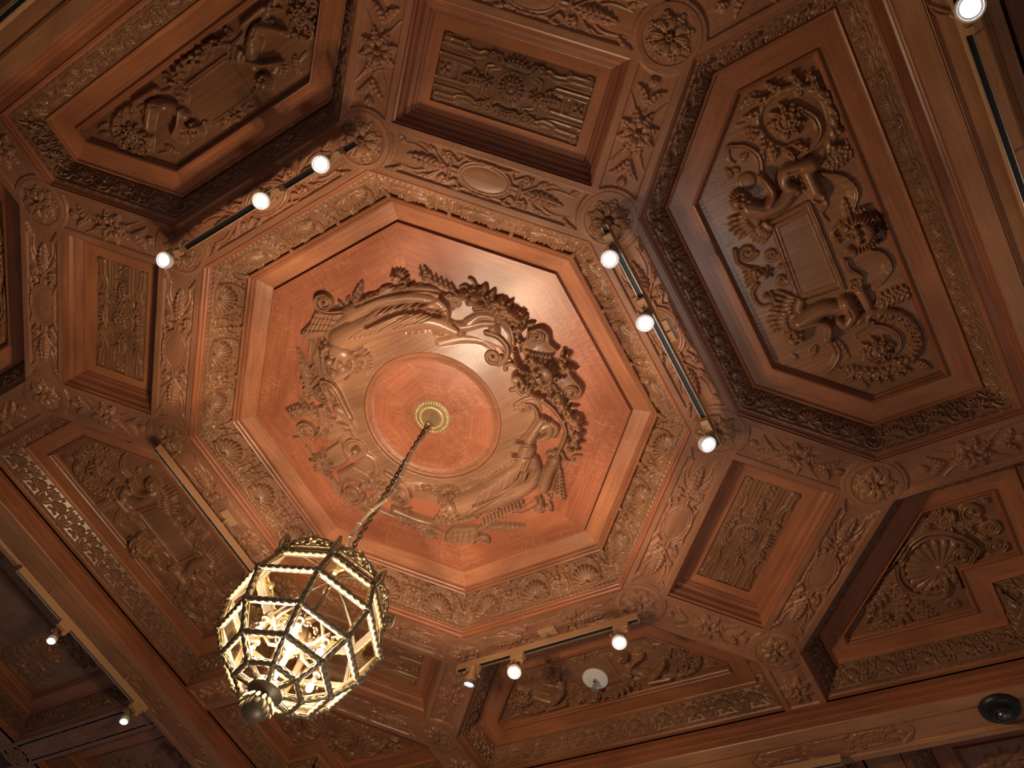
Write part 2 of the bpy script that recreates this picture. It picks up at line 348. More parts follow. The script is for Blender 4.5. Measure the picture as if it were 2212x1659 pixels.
def sample(T, u, v):         # tile lookup, u wraps
    H = T.H; nx = T.nx-1; fu = (u % 1)*nx; i = np.floor(fu).astype(int) % nx; a = fu-np.floor(fu); fv = np.clip(v, 0, 1)*(T.ny-1); j = np.minimum(np.floor(fv).astype(int), T.ny-2); b = fv-j
    i1 = (i+1) % nx; return (H[j, i]*(1-a)+H[j, i1]*a)*(1-b)+(H[j+1, i]*(1-a)+H[j+1, i1]*a)*b
def frieze(name, poly, d0, z0, d1, z1, T, pitch, m, parent, res=.0042, nper=None):
    co, F, UV = [], [], []; n = len(poly); base = 0; P0, P1 = inset(poly, d0), inset(poly, d1); nv = int(math.hypot(d1-d0, z1-z0)/res)+1
    for i in range(n):
        e = P0[(i+1) % n]-P0[i]; L = np.linalg.norm(e); e /= L; inn = np.array((-e[1], e[0])); N = np.array((*(inn*(z1-z0)), -(d1-d0))); N /= np.linalg.norm(N)
        nu = int(L/res)+1; t = np.linspace(0, 1, nu); v = np.linspace(0, 1, nv); k = nper or max(1, round(L/pitch))
        A = P0[i][None]+(P1[i]-P0[i])[None]*v[:, None]; B = P0[(i+1) % n][None]+(P1[(i+1) % n]-P0[(i+1) % n])[None]*v[:, None]
        xy = A[:, None]*(1-t)[None, :, None]+B[:, None]*t[None, :, None]; z = z0+(z1-z0)*v; h = sample(T, np.broadcast_to(t*k, (nv, nu)), np.broadcast_to(v[:, None], (nv, nu)))
        pos = np.concatenate([xy, np.broadcast_to(z[:, None, None], (nv, nu, 1))], 2)+h[..., None]*N
        a = (np.arange(nv-1)[:, None]*nu+np.arange(nu-1)).ravel()+base; F.append(np.stack([a+nu, a+nu+1, a+1, a], 1)); co.append(pos.reshape(-1, 3))
        UV.append(np.stack([np.broadcast_to(t*L+i*2.3, (nv, nu)).ravel(), np.broadcast_to(v[:, None]*.15+i, (nv, nu)).ravel()], 1)); base += nv*nu
    return link(name, mesh(name, np.concatenate(co), np.concatenate(F), m, np.concatenate(UV)), parent)

# ---------------------------------------------------------------- the repeating frieze patterns
def tile_big():              # scallop shells between scrolling palmettes, rope along the outer edge (v = 0)
    P, W = .34, .172; R = Relief(-P/2, 0, P/2, W, .002)
    for s in (-1, 1):
        R.tube(cr([(s*.012, .030), (s*.06, .034), (s*.092, .062), (s*.098, .10), (s*.080, .135), (s*.055, .150)]), .009, .004, .016)
        R.volute(s*.052, .142, .016, 0 if s > 0 else PI, 1.3, s, .005, .016)
        R.volute(s*.135, .062, .030, PI/2, 1.2, -s, .008, .016); R.leaf((s*.118, .06), (s*.150, .125), .014, .013, 0, s*.2, 4)
        R.leaf((s*.17, .03), (s*.17, .152), .018, .020, 0, 0, 5); R.leaf((s*.168, .075), (s*.125, .150), .012, .014, 0, s*.3, 4); R.leaf((s*.165, .04), (s*.115, .040), .010, .010, 0, s*.3, 3)
        R.dome(s*.17, .158, .012, h=.02); R.dome(s*.112, .112, .008, h=.012); R.dome(s*.10, .148, .009, h=.014); R.dome(s*.075, .160, .007, h=.010)
        R.leaf((s*.095, .115), (s*.030, .165), .010, .014, 0, -s*.3, 4)
    R.shell(0, .036, .098, PI/2, 3.3, 11, .020)
    n = 12
    for k in range(-n, n+1): R.dome(k*P/n, .009, .010, .006, .5, .012); R.dome(k*P/n+P/n/2, .007, .005, .004, 0, .006)
    return R
def tile_small():            # little fans and acanthus sprigs parted by S scrolls, bead and reel along the edge
    P, W = .212, .148; R = Relief(-P/2, 0, P/2, W, .0016)
    R.shell(0, .052, .060, PI/2, 2.9, 7, .015); R.dome(0, .048, .010, h=.016); R.tube(cr([(-.030, .034), (0, .040), (.030, .034)]), .006, .006, .010)
    for s in (-1, 1):
        R.tube(cr([(s*.104, .026), (s*.066, .030), (s*.056, .062), (s*.060, .100), (s*.050, .132)]), .0050, .0035, .012)
        R.volute(s*.082, .098, .020, PI/2, 1.2, s, .006, .013); R.leaf((s*.106, .026), (s*.106, .074), .013, .018); R.leaf((s*.106, .044), (s*.072, .066), .011, .014, 0, s*.3, 3)
        R.dome(s*.106, .084, .011, h=.017); R.leaf((s*.106, .094), (s*.106, .134), .010, .012); R.dome(s*.034, .122, .008, h=.009)
    for k in range(-2, 3): R.dome(k*P/4, .009, .019, .007, 0, .010); R.dome(k*P/4+P/8-.005, .009, .005, h=.009); R.dome(k*P/4+P/8+.005, .009, .005, h=.009)
    return R
TB, TS = tile_big(), tile_small(); TB.H *= 1.35; TS.H *= 1.15

# ---------------------------------------------------------------- structure behind everything
mb = MB(); mb.box((-1, .3, .43), (13, 11, .04)); tag(mb.build('ceiling', M['rib'], None, (0, 0, H), smooth=False), kind='structure')
mb = MB(); mb.box((-1, .3, -H-.02), (13, 11, .04)); tag(mb.build('floor', M['floor'], None, (0, 0, H), smooth=False), kind='structure')
bay = ccw([(2.735, 2.46), (-2.735, 2.46), (-2.735, -2.46), (2.735, -2.46)])
for i in range(4):
    face = [(0, .03), (0, 0), (-.035, 0), (-.037, -.010), (-.046, -.016), (-.046, -.055), (-.052, -.060), (-.055, -.098), (-.060, -.104)]
    soff = [(-.060, -.104), (-.140, -.104), (-.143, -.098), (-.148, -.102), (-.153, -.090), (-.315, -.090), (-.320, -.102), (-.325, -.098), (-.330, -.104), (-.370, -.104), (-.372, -.02), (-.372, .02)]
    t = tag(ring('trim_%d' % (i+1), bay, soff, M['pale'], None, [i]), kind='structure'); f = ring('fascia', bay, face, M['red'], t, [i]); f.location = (0, 0, 0)

# ---------------------------------------------------------------- coffers
k8 = 1.448528; B_ = np.array
def ap(r):                   # regular octagon with apothem r
    R = r/math.cos(PI/8); return ccw([(R*math.cos(PI/8+i*PI/4), R*math.sin(PI/8+i*PI/4)) for i in range(8)])
def inpoly(poly):
    def f(X, Y):
        ins = np.zeros(X.shape, bool)
        for i in range(len(poly)):
            a, c = poly[i], poly[(i+1) % len(poly)]; k = ((a[1] > Y) != (c[1] > Y)); ins ^= k & (X < a[0]+(Y-a[1])*(c[0]-a[0])/((c[1]-a[1]) if abs(c[1]-a[1]) > 1e-12 else 1e-12))
        return ins
    return f
def framed(t, poly, lip=0):
    """mouldings, frieze and flat frame of the larger coffers"""
    pr = [(0, 0), (0, .012), (.008, .014), (.010, .026), (.018, .034)]
    if lip: pr = [(-lip, .03), (-lip, 0)]+pr
    ring('rim_moulding', poly, pr, M['red'], t).location = (0, 0, 0)
    frieze('frieze', poly, .018, .034, .104, .156, TS, .212, M['darkcarve'], t, .0032).location = (0, 0, 0)
    ring('bead_moulding', poly, [(.103, .160), (.104, .146), (.110, .143), (.116, .146), (.118, .156), (.122, .160)], M['frame'], t).location = (0, 0, 0)
    ring('flat_frame', poly, [(.122, .160), (.220, .164)], M['frame'], t).location = (0, 0, 0)
    ring('panel_moulding', poly, [(.220, .164), (.221, .155), (.228, .152), (.234, .160), (.236, .174), (.242, .180), (.246, .195)], M['red'], t).location = (0, 0, 0)
    return inset(poly, .244)
def board(t, R, poly, z, M2=((1, 0), (0, 1)), tt=(0, 0), rnd=.0006, name='carved_panel', gain=1.):
    return link(name, R.surf(name, M['darkcarve'], z, M2, tt, mask=inpoly(poly) if poly is not None else None, rnd=rnd, gain=gain), t, (0, 0, 0))

# central octagon
t = thing('octagonal_coffer', 'great octagonal coffer of polished oak in the middle of the ceiling', 'ceiling coffer')
o8 = ap(1.325)
ring('rim_moulding', o8, [(0, 0), (.004, .012), (.010, .016), (.014, .034), (.020, .038), (.022, .048)], M['red'], t).location = (0, 0, 0)
frieze('frieze', o8, .022, .048, .150, .215, TB, .34, M['carve'], t, .0036, 3).location = (0, 0, 0)
ring('inner_moulding', o8, [(.150, .222), (.157, .222), (.158, .196), (.166, .192), (.172, .196), (.175, .208), (.184, .204), (.190, .209), (.194, .226), (.200, .228)], M['frame'], t).location = (0, 0, 0)
ring('sloping_frame', o8, [(.200, .228), (.286, .262)], M['frame'], t).location = (0, 0, 0)
ring('panel', o8, [(.286, .264), (.294, .264), (.294, .240), (1.3249, .240)], M['panel'], t).location = (0, 0, 0)
c = inset(o8, .160); pearl = None
for i in range(8):
    for k in range(3):
        p = c[i]*(1-k/3)+c[(i+1) % 8]*k/3; 
        if pearl is None: mb = MB(); mb.ball((0, 0, 0), .013); pearl = mb.build('pearl', M['carve'], t); q = pearl
        else: q = pearl.copy(); C.objects.link(q); q.parent = t
        q.location = (p[0]*1.006, p[1]*1.006, .196)

# rosettes, ribs
def rosette_mesh():
    R = Relief(-.112, -.112, .112, .112, .0022)
    for i in range(8):
        a = PI/8+i*PI/4; R.leaf((.04*math.cos(a), .04*math.sin(a)), (.106*math.cos(a), .106*math.sin(a)), .028, .016, 0, 0, 4); R.leaf((.05*math.cos(a-.35), .05*math.sin(a-.35)), (.100*math.cos(a-.35), .100*math.sin(a-.35)), .014, .008, 0, .3, 3)
    R.flower(0, 0, .080, 8, .020, .006, 0, .22, .66)
    for i in range(6): R.dome(.012*math.cos(i), .012*math.sin(i), .006, h=.008, b=.034)
    return R.surf('flower', M['carve'], .004, cut=.0006, sink=.002)
ROS = None
def rosette(x, y, label, a=0):
    global ROS
    t = thing('rosette_boss', label, 'rosette', (x, y, 0), a, 'round rosette bosses where the ribs meet')
    if ROS is None:
        mb = MB(); mb.lathe([(.001, .02), (.134, .02), (.134, .002), (.131, -.003), (.112, -.0035), (.109, .004), (.001, .004)], n=48); ROS = (mb.build('disc', M['rib'], t), link('flower', rosette_mesh(), t, (0, 0, 0)))
    else:
        for s in ROS: c = s.copy(); C.objects.link(c); c.parent = t
def rib_relief(L, kind, end):
    """u runs from boss to boss; a sunk panel with its carving between two plain fillets"""
    e1 = L-.055 if end else L+.034; R = Relief(.055, -.122, e1, .122, .0027); X, Y = R.X, R.Y; g = .012
    r0 = np.hypot(X, Y); r1 = np.hypot(X-L, Y) if end else 9+0*X
    inside = np.minimum.reduce([.088-np.abs(Y), r0-.150, r1-.150, (9+0*X) if end else (L-.008-X)])
    R.H = g*(1-np.clip(inside/.004, 0, 1)); c = L/2 if end else (.150+L-.008)/2+.02; q = c-.152 if end else min(c-.150, L-.01-c)
    if kind == 'cartouche':
        R.dome(c, 0, .112, .060, 0, .013, 0, .25); th = np.linspace(0, 2*PI, 40); R.ribbon(np.stack([c+.122*np.cos(th), .068*np.sin(th)], 1), .011, None, .014)
        for s in (-1, 1):
            R.ribbon([(c+s*.128, 0), (c+s*.170, 0)], .015, None, .012); R.tube([(c+s*.170, -.044), (c+s*.170, .044)], .008, None, .014)
            R.dome(c, s*.072, .030, .010, 0, .016); R.dome(c-.034, s*.072, .010, h=.016); R.dome(c+.034, s*.072, .010, h=.016)
            for v in (-1, 1):
                R.volute(c+s*.188, v*.060, .021, PI if s > 0 else 0, 1.4, s*v, .0065, .015, lead=[(c+s*.060, v*.070), (c+s*.110, v*.066), (c+s*.135, v*.040)])
                R.leaf((c+s*.085, v*.062), (c+s*.150, v*.078), .010, .013, 0, s*v*.2, 4); R.leaf((c+s*.190, v*.030), (c+s*.215, v*.082), .010, .012, 0, -s*v*.3, 3)
                R.tube(cr([(c+s*.190, v*.004), (c+s*.225, v*.030), (c+s*.262, v*.055), (c+s*.285, v*.060), (c+s*.310, v*.072), (c+s*.335, v*.070)]), .007, .003, .010); R.leaf((c+s*.245, v*.050), (c+s*.290, v*.078), .012, .010, 0, 0, 3)
                R.leaf((c+s*(q-.050), v*.054), (c+s*(q+.02), v*.084), .012, .012, 0, s*v*.3, 3); R.tube(cr([(c+s*.290, v*.040), (c+s*.340, v*.056), (c+s*(q-.02), v*.050)]), .005, .002, .008)
            R.leaf((c+s*.200, 0), (c+s*min(.385, q-.02), s*.006), .036, .017, 0, 0, 7, .5); R.leaf((c+s*.215, .002), (c+s*.330, .002), .014, .019, 0, 0, 5)
    else:
        r = .080
        for i in range(8):
            a = i*PI/4+PI/8; R.leaf((c+.02*math.cos(a), .02*math.sin(a)), (c+.108*math.cos(a), min(.086, max(-.086, .098*math.sin(a)))), .024, .017, 0, 0, 5); b = a+PI/8; R.dome(c+.042*math.cos(b), .042*math.sin(b), .026, .014, b, .024, 0, .6)
            R.groove([(c+.03*math.cos(b), .03*math.sin(b)), (c+.066*math.cos(b), .066*math.sin(b))], .003, .006)
        R.dome(c, 0, .017, h=.034)
        for s in (-1, 1):
            if q < .13: continue
            R.tube([(c+s*.09, 0), (c+s*min(.20, q-.03), 0)], .005, .003, .010)
            for v in (-1, 1):
                R.leaf((c+s*.115, 0), (c+s*min(.195, q-.01), v*.066), .019, .016, 0, -s*v*.25, 5); R.tube(cr([(c+s*.09, v*.04), (c+s*.125, v*.062), (c+s*.15, v*.080)]), .006, .003, .009)
                if q > .22: R.dome(c+s*.220, v*.012, .018, .009, v*s*.3, .016)
            if q > .22: R.leaf((c+s*.195, 0), (c+s*min(.262, q-.004), 0), .018, .015, 0, 0, 4); R.dome(c+s*.13, 0, .010, h=.014)
            if q > .30: R.leaf((c+s*.25, 0), (c+s*.31, .03), .014, .012, 0, .2, 3); R.leaf((c+s*.25, 0), (c+s*.31, -.03), .014, .012, 0, -.2, 3)
    fl = g*(1-np.clip(inside/.004, 0, 1)); R.H = np.where(R.H > fl+1e-6, fl+(R.H-fl)*1.25, R.H); return R
RC = {}
def rib(p0, p1, kind, end, label):
    p0, p1 = B_(p0, float), B_(p1, float); L = float(np.linalg.norm(p1-p0)); d = (p1-p0)/L; key = (round(L, 3), kind, end)
    t = thing('carved_rib', label, 'ceiling rib', (p0[0], p0[1], 0), math.atan2(d[1], d[0]), 'ribs that divide the ceiling into coffers')
    if key not in RC:
        c = link('carved_face', rib_relief(L, kind, end).surf('carved_face', M['rib'] if kind == 'cartouche' else M['rib'], .012 if kind == 'cartouche' else .0124, rnd=.0003), t, (0, 0, 0))
        mb = MB(); e = L-.055 if end else L+.034; mb.box(((.055+e)/2, 0, .026), (e-.055, .240, .020)); RC[key] = (c, mb.build('beam', M['rib'], t, smooth=False))
    else:
        for s in RC[key]: q = s.copy(); C.objects.link(q); q.parent = t
V8 = [(.6, -k8), (k8, -.6), (k8, .6), (.6, k8), (-.6, k8), (-k8, .6), (-k8, -.6), (-.6, -k8)]      # A B C D E F G H
s_ = .8022/2**.5
OUT = [(.6+s_, -k8-s_), (k8+s_, -.6-s_), (k8+s_, .6+s_), (.6+s_, k8+s_), (-.6-s_, k8+s_), (-k8-s_, .6+s_), (-k8-s_, -.6-s_), (-.6-s_, -k8-s_)]
place = ['at the top of the octagon, where the upper left track begins', 'at the upper right of the octagon, under the start of the right-hand track', 'at the right corner of the octagon, beside the right-hand track\'s lowest lamp',
 'at the lower right corner of the octagon, above the hanging track end', 'at the bottom corner of the octagon, above the dim spotlight', 'at the lower left corner of the octagon, behind the lantern',
 'at the left corner of the octagon, where the bright-edged left track starts', 'behind the lowest lamp of the upper left track']
placeo = ['at the top edge of the picture, outside the top rectangular coffer', 'at the upper right corner of the top rectangular coffer, nearest the picture top', 'at the upper right corner of the lower right rectangular coffer',
 'at the lower right end of the lower right rectangular coffer, by the bottom beam', 'below the rectangular coffer that is partly behind the lantern', 'behind the lower part of the lantern, at the outer corner of the hidden coffer',
 'at the far left edge, below the left rectangular coffer', 'at the far left, above the left rectangular coffer']
def seen(p, mg=60):
    q = RB @ (B_((p[0], p[1], p[2] if len(p) > 2 else 0.), float)-CAM); return q[2] > 0 and -mg < 1106+FPX*q[0]/q[2] < 2212+mg and -mg < 829.5+FPX*q[1]/q[2] < 1659+mg
for i, (x, y) in enumerate(V8): rosette(x, y, 'rosette '+place[i], i*.4)
for i, (x, y) in enumerate(OUT):
    if seen((x, y), 90): rosette(x, y, 'rosette '+placeo[i], i*.7)
nm8 = ['upper, between the octagon and the top rectangular coffer', 'right-hand, behind the long black track', 'between the octagon and the lower right rectangular coffer', 'bottom, behind the hanging tan track',
 'bottom left, partly hidden by the lantern', 'lower left, behind the track with the bright metal edge', 'left-hand, between the octagon and the left rectangular coffer', 'upper left, behind the track with three lamps']
for i in range(8): rib(V8[i], V8[(i+1) % 8], 'cartouche', True, 'octagon rib with an oval cartouche, '+nm8[i])
nr = ['left side of the top rectangular coffer', 'right side of the top rectangular coffer', 'upper side of the lower right rectangular coffer', 'lower side of the lower right rectangular coffer',
 'right of the rectangular coffer behind the lantern', 'left of the rectangular coffer behind the lantern', 'lower side of the left rectangular coffer', 'upper side of the left rectangular coffer']
for i in range(8): rib(V8[i], OUT[i], 'flower', True, 'short rib with a carved flower along the '+nr[i])
for a, b, n in ((0, 1, 'above the top rectangular coffer, cut by the picture edge'), (2, 3, 'between lower right rectangular coffer and shell coffer'), (4, 5, 'below the rectangular coffer behind the lantern'), (6, 7, 'at the far left of the left rectangular coffer')):
    rib(OUT[a], OUT[b], 'cartouche', True, 'outer cartouche rib '+n)
no = ['running up out of the picture at the top', 'running from the top right rosette to the right-hand beam', 'between the right hexagonal coffer and the shell coffer', 'short one meeting the bottom beam beside the shell coffer',
 'meeting the bottom beam left of the bottom hexagonal coffer', 'below the left hexagonal coffer, behind the lantern', 'at the left edge above the left hexagonal coffer', 'at the left edge below the dark upper left hexagonal coffer']
dirs = [(0, -1), (1, 0), (1, 0), (0, 1), (0, 1), (-1, 0), (-1, 0), (0, -1)]
for i in range(8):
    x, y = OUT[i]; dx, dy = dirs[i]; e = (2.735*dx if dx else x, 2.46*dy if dy else y)
    if seen((x, y)) or seen(e): rib((x, y), e, 'flower', False, 'rib with a carved flower '+no[i])

# rectangular coffers with strapwork
def strap_relief():
    R = Relief(-.352, -.157, .352, .157, .0023)
    for s in (-1, 1):
        for v in (-1, 1):
            R.ribbon([(s*.345, v*.052), (s*.20, v*.050)], .016, None, .010); R.ribbon([(s*.345, v*.092), (s*.22, v*.090), (s*.18, v*.100)], .018, None, .008)
            R.ribbon(cr([(s*.330, v*.120), (s*.250, v*.118), (s*.225, v*.105), (s*.175, v*.100), (s*.150, v*.112), (s*.115, v*.100)]), .017, .014, .013)
            R.volute(s*.325, v*.130, .022, -PI/2*v, 1.5, s*v, .008, .016); R.volute(s*.235, v*.122, .018, PI/2*v, 1.4, -s*v, .006, .015)
            R.volute(s*.085, v*.105, .026, PI/2*v+PI, 1.6, s*v, .009, .022, lead=[(s*.13, v*.10), (s*.11, v*.125)])
            R.poly([(s*.345, v*.075), (s*.345, v*.105), (s*.30, v*.105), (s*.30, v*.075)], .006, .004)
        R.ribbon([(s*.075, -.075), (s*.125, -.060), (s*.125, .060), (s*.075, .075)], .012, None, .010); R.leaf((s*.13, .006), (s*.235, -.008*s), .030, .022, 0, 0, 6); R.leaf((s*.15, .01), (s*.20, .045), .014, .016, 0, .2, 4); R.leaf((s*.15, -.01), (s*.20, -.045), .014, .016, 0, -.2, 4)
        R.flower(s*.115, 0, .034, 6, .018, .004, .4); R.ribbon([(s*.245, -.030), (s*.245, .030)], .007, None, .012); R.flower(s*.315, 0, .034, 4, .018, 0, .7); R.poly([(s*.275, -.035), (s*.35, -.042), (s*.35, .042), (s*.275, .035)], .007, .004)
        for k in range(-3, 4): a = s*(PI/2)+k*.33; R.leaf((.03*math.sin(k*.5), s*.088), (.075*math.sin(k*.36), s*(.088+.060*math.cos(k*.42))), .011, .020, 0, 0, 4, .4)
        R.tube([(-.30, s*.030), (.30, s*.030)], .0025, None, .004)
    th = np.linspace(0, 2*PI, 36); R.poly([(-.12, -.078), (.12, -.078), (.12, .078), (-.12, .078)], .005, .004); R.ribbon(np.stack([.066*np.cos(th), .066*np.sin(th)], 1), .006, None, .012)
    R.flower(0, 0, .060, 8, .020, .004, 0, .2, .5)
    for i in range(8): a = PI/8+i*PI/4; R.leaf((0, 0), (.062*math.cos(a), .062*math.sin(a)), .012, .028, 0, 0, 3)
    return R
SR = strap_relief(); strap_me = None
for n, (a, lab) in enumerate(((-PI/4, 'rectangular coffer with strapwork at the top of the picture, right above the octagon'), (PI/4, 'rectangular coffer with strapwork at the lower right, between two rosettes of the octagon'),
        (3*PI/4, 'rectangular coffer with strapwork at the bottom, half hidden by the lantern'), (-3*PI/4, 'dark rectangular coffer with strapwork at the far left'))):
    U = B_((math.cos(a), math.sin(a))); Tn = B_((-U[1], U[0])); c = U*1.8497; t = thing('rectangular_coffer', lab, 'ceiling coffer', (c[0], c[1], 0), a+PI/2, 'rectangular coffers beside the octagon')
    pl = ccw([(.478, .279), (-.478, .279), (-.478, -.279), (.478, -.279)])
    ring('moulding', pl, [(0, 0), (0, .014), (.010, .018), (.013, .040), (.026, .052), (.034, .078), (.050, .088), (.056, .098), (.066, .100), (.070, .108), (.074, .110)], M['red'] if n != 1 else M['red'], t).location = (0, 0, 0)
    ring('flat_frame', pl, [(.074, .110), (.124, .110), (.124, .122)], M['frame'], t).location = (0, 0, 0)
    if strap_me is None: strap_me = SR.surf('carved_panel', M['darkcarve'], .1205, rnd=.0005)
    link('carved_panel', strap_me, t, (0, 0, 0))
# ---------------------------------------------------------------- hexagonal coffers with putti
def tr(ox, oy, sc, z):
    return lambda *p: [at(ox+p[i]/sc, oy+p[i+1]/sc, z) for i in range(0, len(p), 2)]
def acanthus(R, pts, r0, r1, h, n, side, wd=.022, seed=1):      # a fleshy stem with leaves springing off one or both sides
    p = cr(pts, 9); R.tube(p, r0, r1, h, tw=.22, pitch=.05)
    for i in range(n):
        k = int((i+.5)/n*(len(p)-2)); d = p[k+1]-p[k]; d /= np.linalg.norm(d)+1e-9; nn = B_((-d[1], d[0]))
        for s in ((side,) if side else (1, -1)):
            q = p[k]+nn*s*r0*.3; e = q+d*wd*1.5+nn*s*wd*1.5; R.leaf(q, e, wd*.55, h*.95, 0, -s*.25, 3)
def bloom(R, x, y, r, h=.03):
    for i in range(9):
        a = i*2*PI/9+.2; R.leaf((x+.15*r*math.cos(a), y+.15*r*math.sin(a)), (x+r*math.cos(a+.3), y+r*math.sin(a+.3)), r*.24, h*.8, 0, .25, 4)
    R.fruit([(x-r*.15, y), (x+r*.15, y)], r*.35, 9, h, 0, 3, r*.10, r*.17)
def putto(R, body, thigh, arm, head, up, wing, s=.045):
    R.tube(cr(body), s*.80, s*.95, s*1.1); R.tube(cr(thigh), s*.85, s*.55, s*1.25); R.tube(cr(arm), s*.48, s*.34, s*1.25); R.dome(*arm[-1], s*.36, h=s*1.2)
    for k in range(3): a = math.atan2(arm[-1][1]-arm[-2][1], arm[-1][0]-arm[-2][0])+(k-1)*.45; q = arm[-1]; R.tube([q, (q[0]+s*.6*math.cos(a), q[1]+s*.6*math.sin(a))], s*.12, s*.08, s*1.1)
    R.groove([(thigh[1][0]*.5+thigh[0][0]*.5, thigh[1][1]*.5+thigh[0][1]*.5), thigh[1]], s*.12, s*.25); R.face(*head, s, up, s*1.25)
    for a, b in wing:
        d = B_(b)-B_(a); n = B_((-d[1], d[0]))
        for k in range(5): f = k/4-.5; R.leaf(B_(a)+n*f*.2, B_(b)*(1-abs(f)*.25)+B_(a)*abs(f)*.25+n*f*.75, s*.34, s*.55, 0, 0, 3)
hexBC = ccw([(1.5705, .549), (2.066, 1.045), (2.735, 1.045), (2.735, -1.045), (2.066, -1.045), (1.5705, -.549)])
def relief_deep():
    R = Relief(1.79, -.84, 2.545, .84, .0028); a = tr(1500, 130, 3.95, .165); b = tr(1500, 480, 3.95, .165); S = lambda f, *p: f(*p)[0]
    acanthus(R, a(960, 890, 1130, 760, 1190, 520, 1100, 300, 870, 230, 640, 330, 540, 520, 620, 680, 760, 750, 900, 700), .028, .010, .030, 15, 1, .036)
    R.ribbon(cr(a(900, 420, 1030, 500, 1070, 620, 1010, 740, 900, 830)), .014, .010, .022); bloom(R, *S(a, 790, 520), .085, .040)
    R.leaf(S(a, 960, 190), S(a, 1010, 60), .014, .016); R.leaf(S(a, 900, 330), S(a, 900, 130), .020, .022); R.leaf(S(a, 590, 300), S(a, 400, 420), .03, .010, 0, .2); R.tube(cr(a(520, 460, 440, 540, 360, 560)), .008, .004, .012)
    R.ribbon(cr(a(570, 960, 545, 830, 440, 750, 300, 745)), .013, .010, .020); R.tube(cr(a(285, 760, 300, 850, 345, 890)), .006, .004, .014); R.leaf(S(a, 400, 870), S(a, 460, 780), .018, .014); R.leaf(S(a, 320, 1010), S(a, 270, 930), .020, .014); R.leaf(S(a, 390, 960), S(a, 320, 930), .016, .012)
    R.dome(*S(a, 450, 1040), .040, h=.014, p=.3); R.tube(cr(a(560, 620, 560, 720, 600, 850)), .010, .006, .014); R.volute(*S(a, 460, 610), .022, 0, 1.2, 1, .008, .016)
    putto(R, a(830, 1110, 740, 1230, 600, 1290, 470, 1270), a(1000, 890, 800, 950, 770, 1060, 880, 1120), a(640, 1230, 670, 1130, 590, 1010), S(a, 400, 1200), math.atan2(-.3, -1), [(S(a, 560, 1330), S(a, 300, 1470)), (S(a, 650, 1390), S(a, 500, 1560))], .047)
    R.tube(a(960, 950, 1060, 1170), .032, .034, .045); R.dome(*S(a, 1055, 1175), .032, h=.05, p=.3); R.groove([S(a, 1040, 1175), S(a, 1070, 1180)], .018, .02); R.tube(cr(a(1110, 1160, 1135, 1250, 1095, 1320, 1150, 1390)), .007, .004, .014)
    R.fruit(a(900, 990, 930, 1090, 960, 1140), .022, 10, .035, 0, 5, .006, .011); acanthus(R, a(1080, 910, 1200, 860, 1330, 760), .010, .004, .020, 6, 0, .028)
    for k in range(4): o = k*22; R.tube(cr(a(1080+o, 970+o*.6, 1280, 1000+o, 1400-o, 1130+o*.5, 1365-o, 1300)), .009, .005, .020-.003*k, 0, .2)
    R.leaf(S(a, 1330, 1380), S(a, 1280, 1180), .020, .018); R.leaf(S(a, 1360, 1330), S(a, 1500, 1240), .016, .030)
    # framed tablet
    T = a(690, 1440, 975, 1290)+b(1235, 545, 905, 650); R.poly(T, .006, .004); fr = T+[T[0]]; R.ribbon(fr, .012, None, .012); c_ = np.mean(T, 0); R.ribbon([tuple(c_+(B_(p)-c_)*1.16) for p in fr], .009, None, .018)
    m = S(a, 1410, 1460); R.face(*m, .066, math.atan2(S(a, 1600, 1390)[1]-m[1], S(a, 1600, 1390)[0]-m[0]), .072)
    for q in (a(1290, 1430, 1330, 1370, 1430, 1350, 1520, 1375), a(1350, 1640, 1440, 1600, 1510, 1540, 1540, 1470)): R.tube(cr(q), .022, .022, .060, tw=.35, pitch=.016); R.dome(*q[0], .027, h=.055)
    R.shell(*S(a, 1560, 1410), .055, 0-.35, 3.0, 9, .060); R.tube(cr(a(1250, 1400, 1190, 1480, 1240, 1560)), .010, .006, .020); R.shell(*S(a, 1240, 1520), .035, 2.9, 2.4, 7, .020)
    for k in range(4): o = k*20; R.tube(cr(b(1400+o, 250, 1600-o*.3, 265+o, 1690-o, 390, 1620-o, 520, 1530-o, 600)), .009, .004, .022-.003*k, 0, .2)
    R.leaf(S(b, 1450, 240), S(b, 1620, 160), .016, .030); R.volute(*S(b, 1372, 548), .030, -.5, 1.6, 1, .011, .028, lead=b(1290, 340, 1320, 410, 1420, 470)); R.tube(b(1420, 600, 1485, 730), .030, .026, .034)
    R.fruit(b(1350, 640, 1400, 740), .020, 8, .03, 0, 9, .006, .010); acanthus(R, b(1540, 720, 1680, 660, 1830, 605), .010, .004, .022, 6, 0, .028)
    putto(R, b(1280, 740, 1130, 740, 990, 800, 900, 860), b(1290, 690, 1345, 790, 1290, 880, 1240, 850), b(900, 880, 1060, 850, 1150, 890, 1150, 990), S(b, 860, 975), math.atan2(.3, -1), [(S(b, 950, 730), S(b, 640, 690)), (S(b, 900, 830), S(b, 610, 870))], .047)
    acanthus(R, b(1370, 860, 1550, 785, 1750, 795, 1880, 900, 1935, 1050, 1900, 1160, 1780, 1240), .030, .012, .030, 11, 1, .036); R.ribbon(cr(b(1400, 990, 1560, 900, 1720, 960, 1755, 1060, 1700, 1150)), .014, .009, .022); bloom(R, *S(b, 1560, 1110), .085, .040)
    acanthus(R, b(1240, 1270, 1400, 1310, 1620, 1320, 1810, 1240), .012, .006, .020, 8, 0, .03); R.leaf(S(b, 1900, 1200), S(b, 2040, 1270), .024, .016); R.leaf(S(b, 1780, 1190), S(b, 1900, 1210), .02, .02); R.leaf(S(b, 1200, 1000), S(b, 1340, 1180), .030, .012, 0, .1)
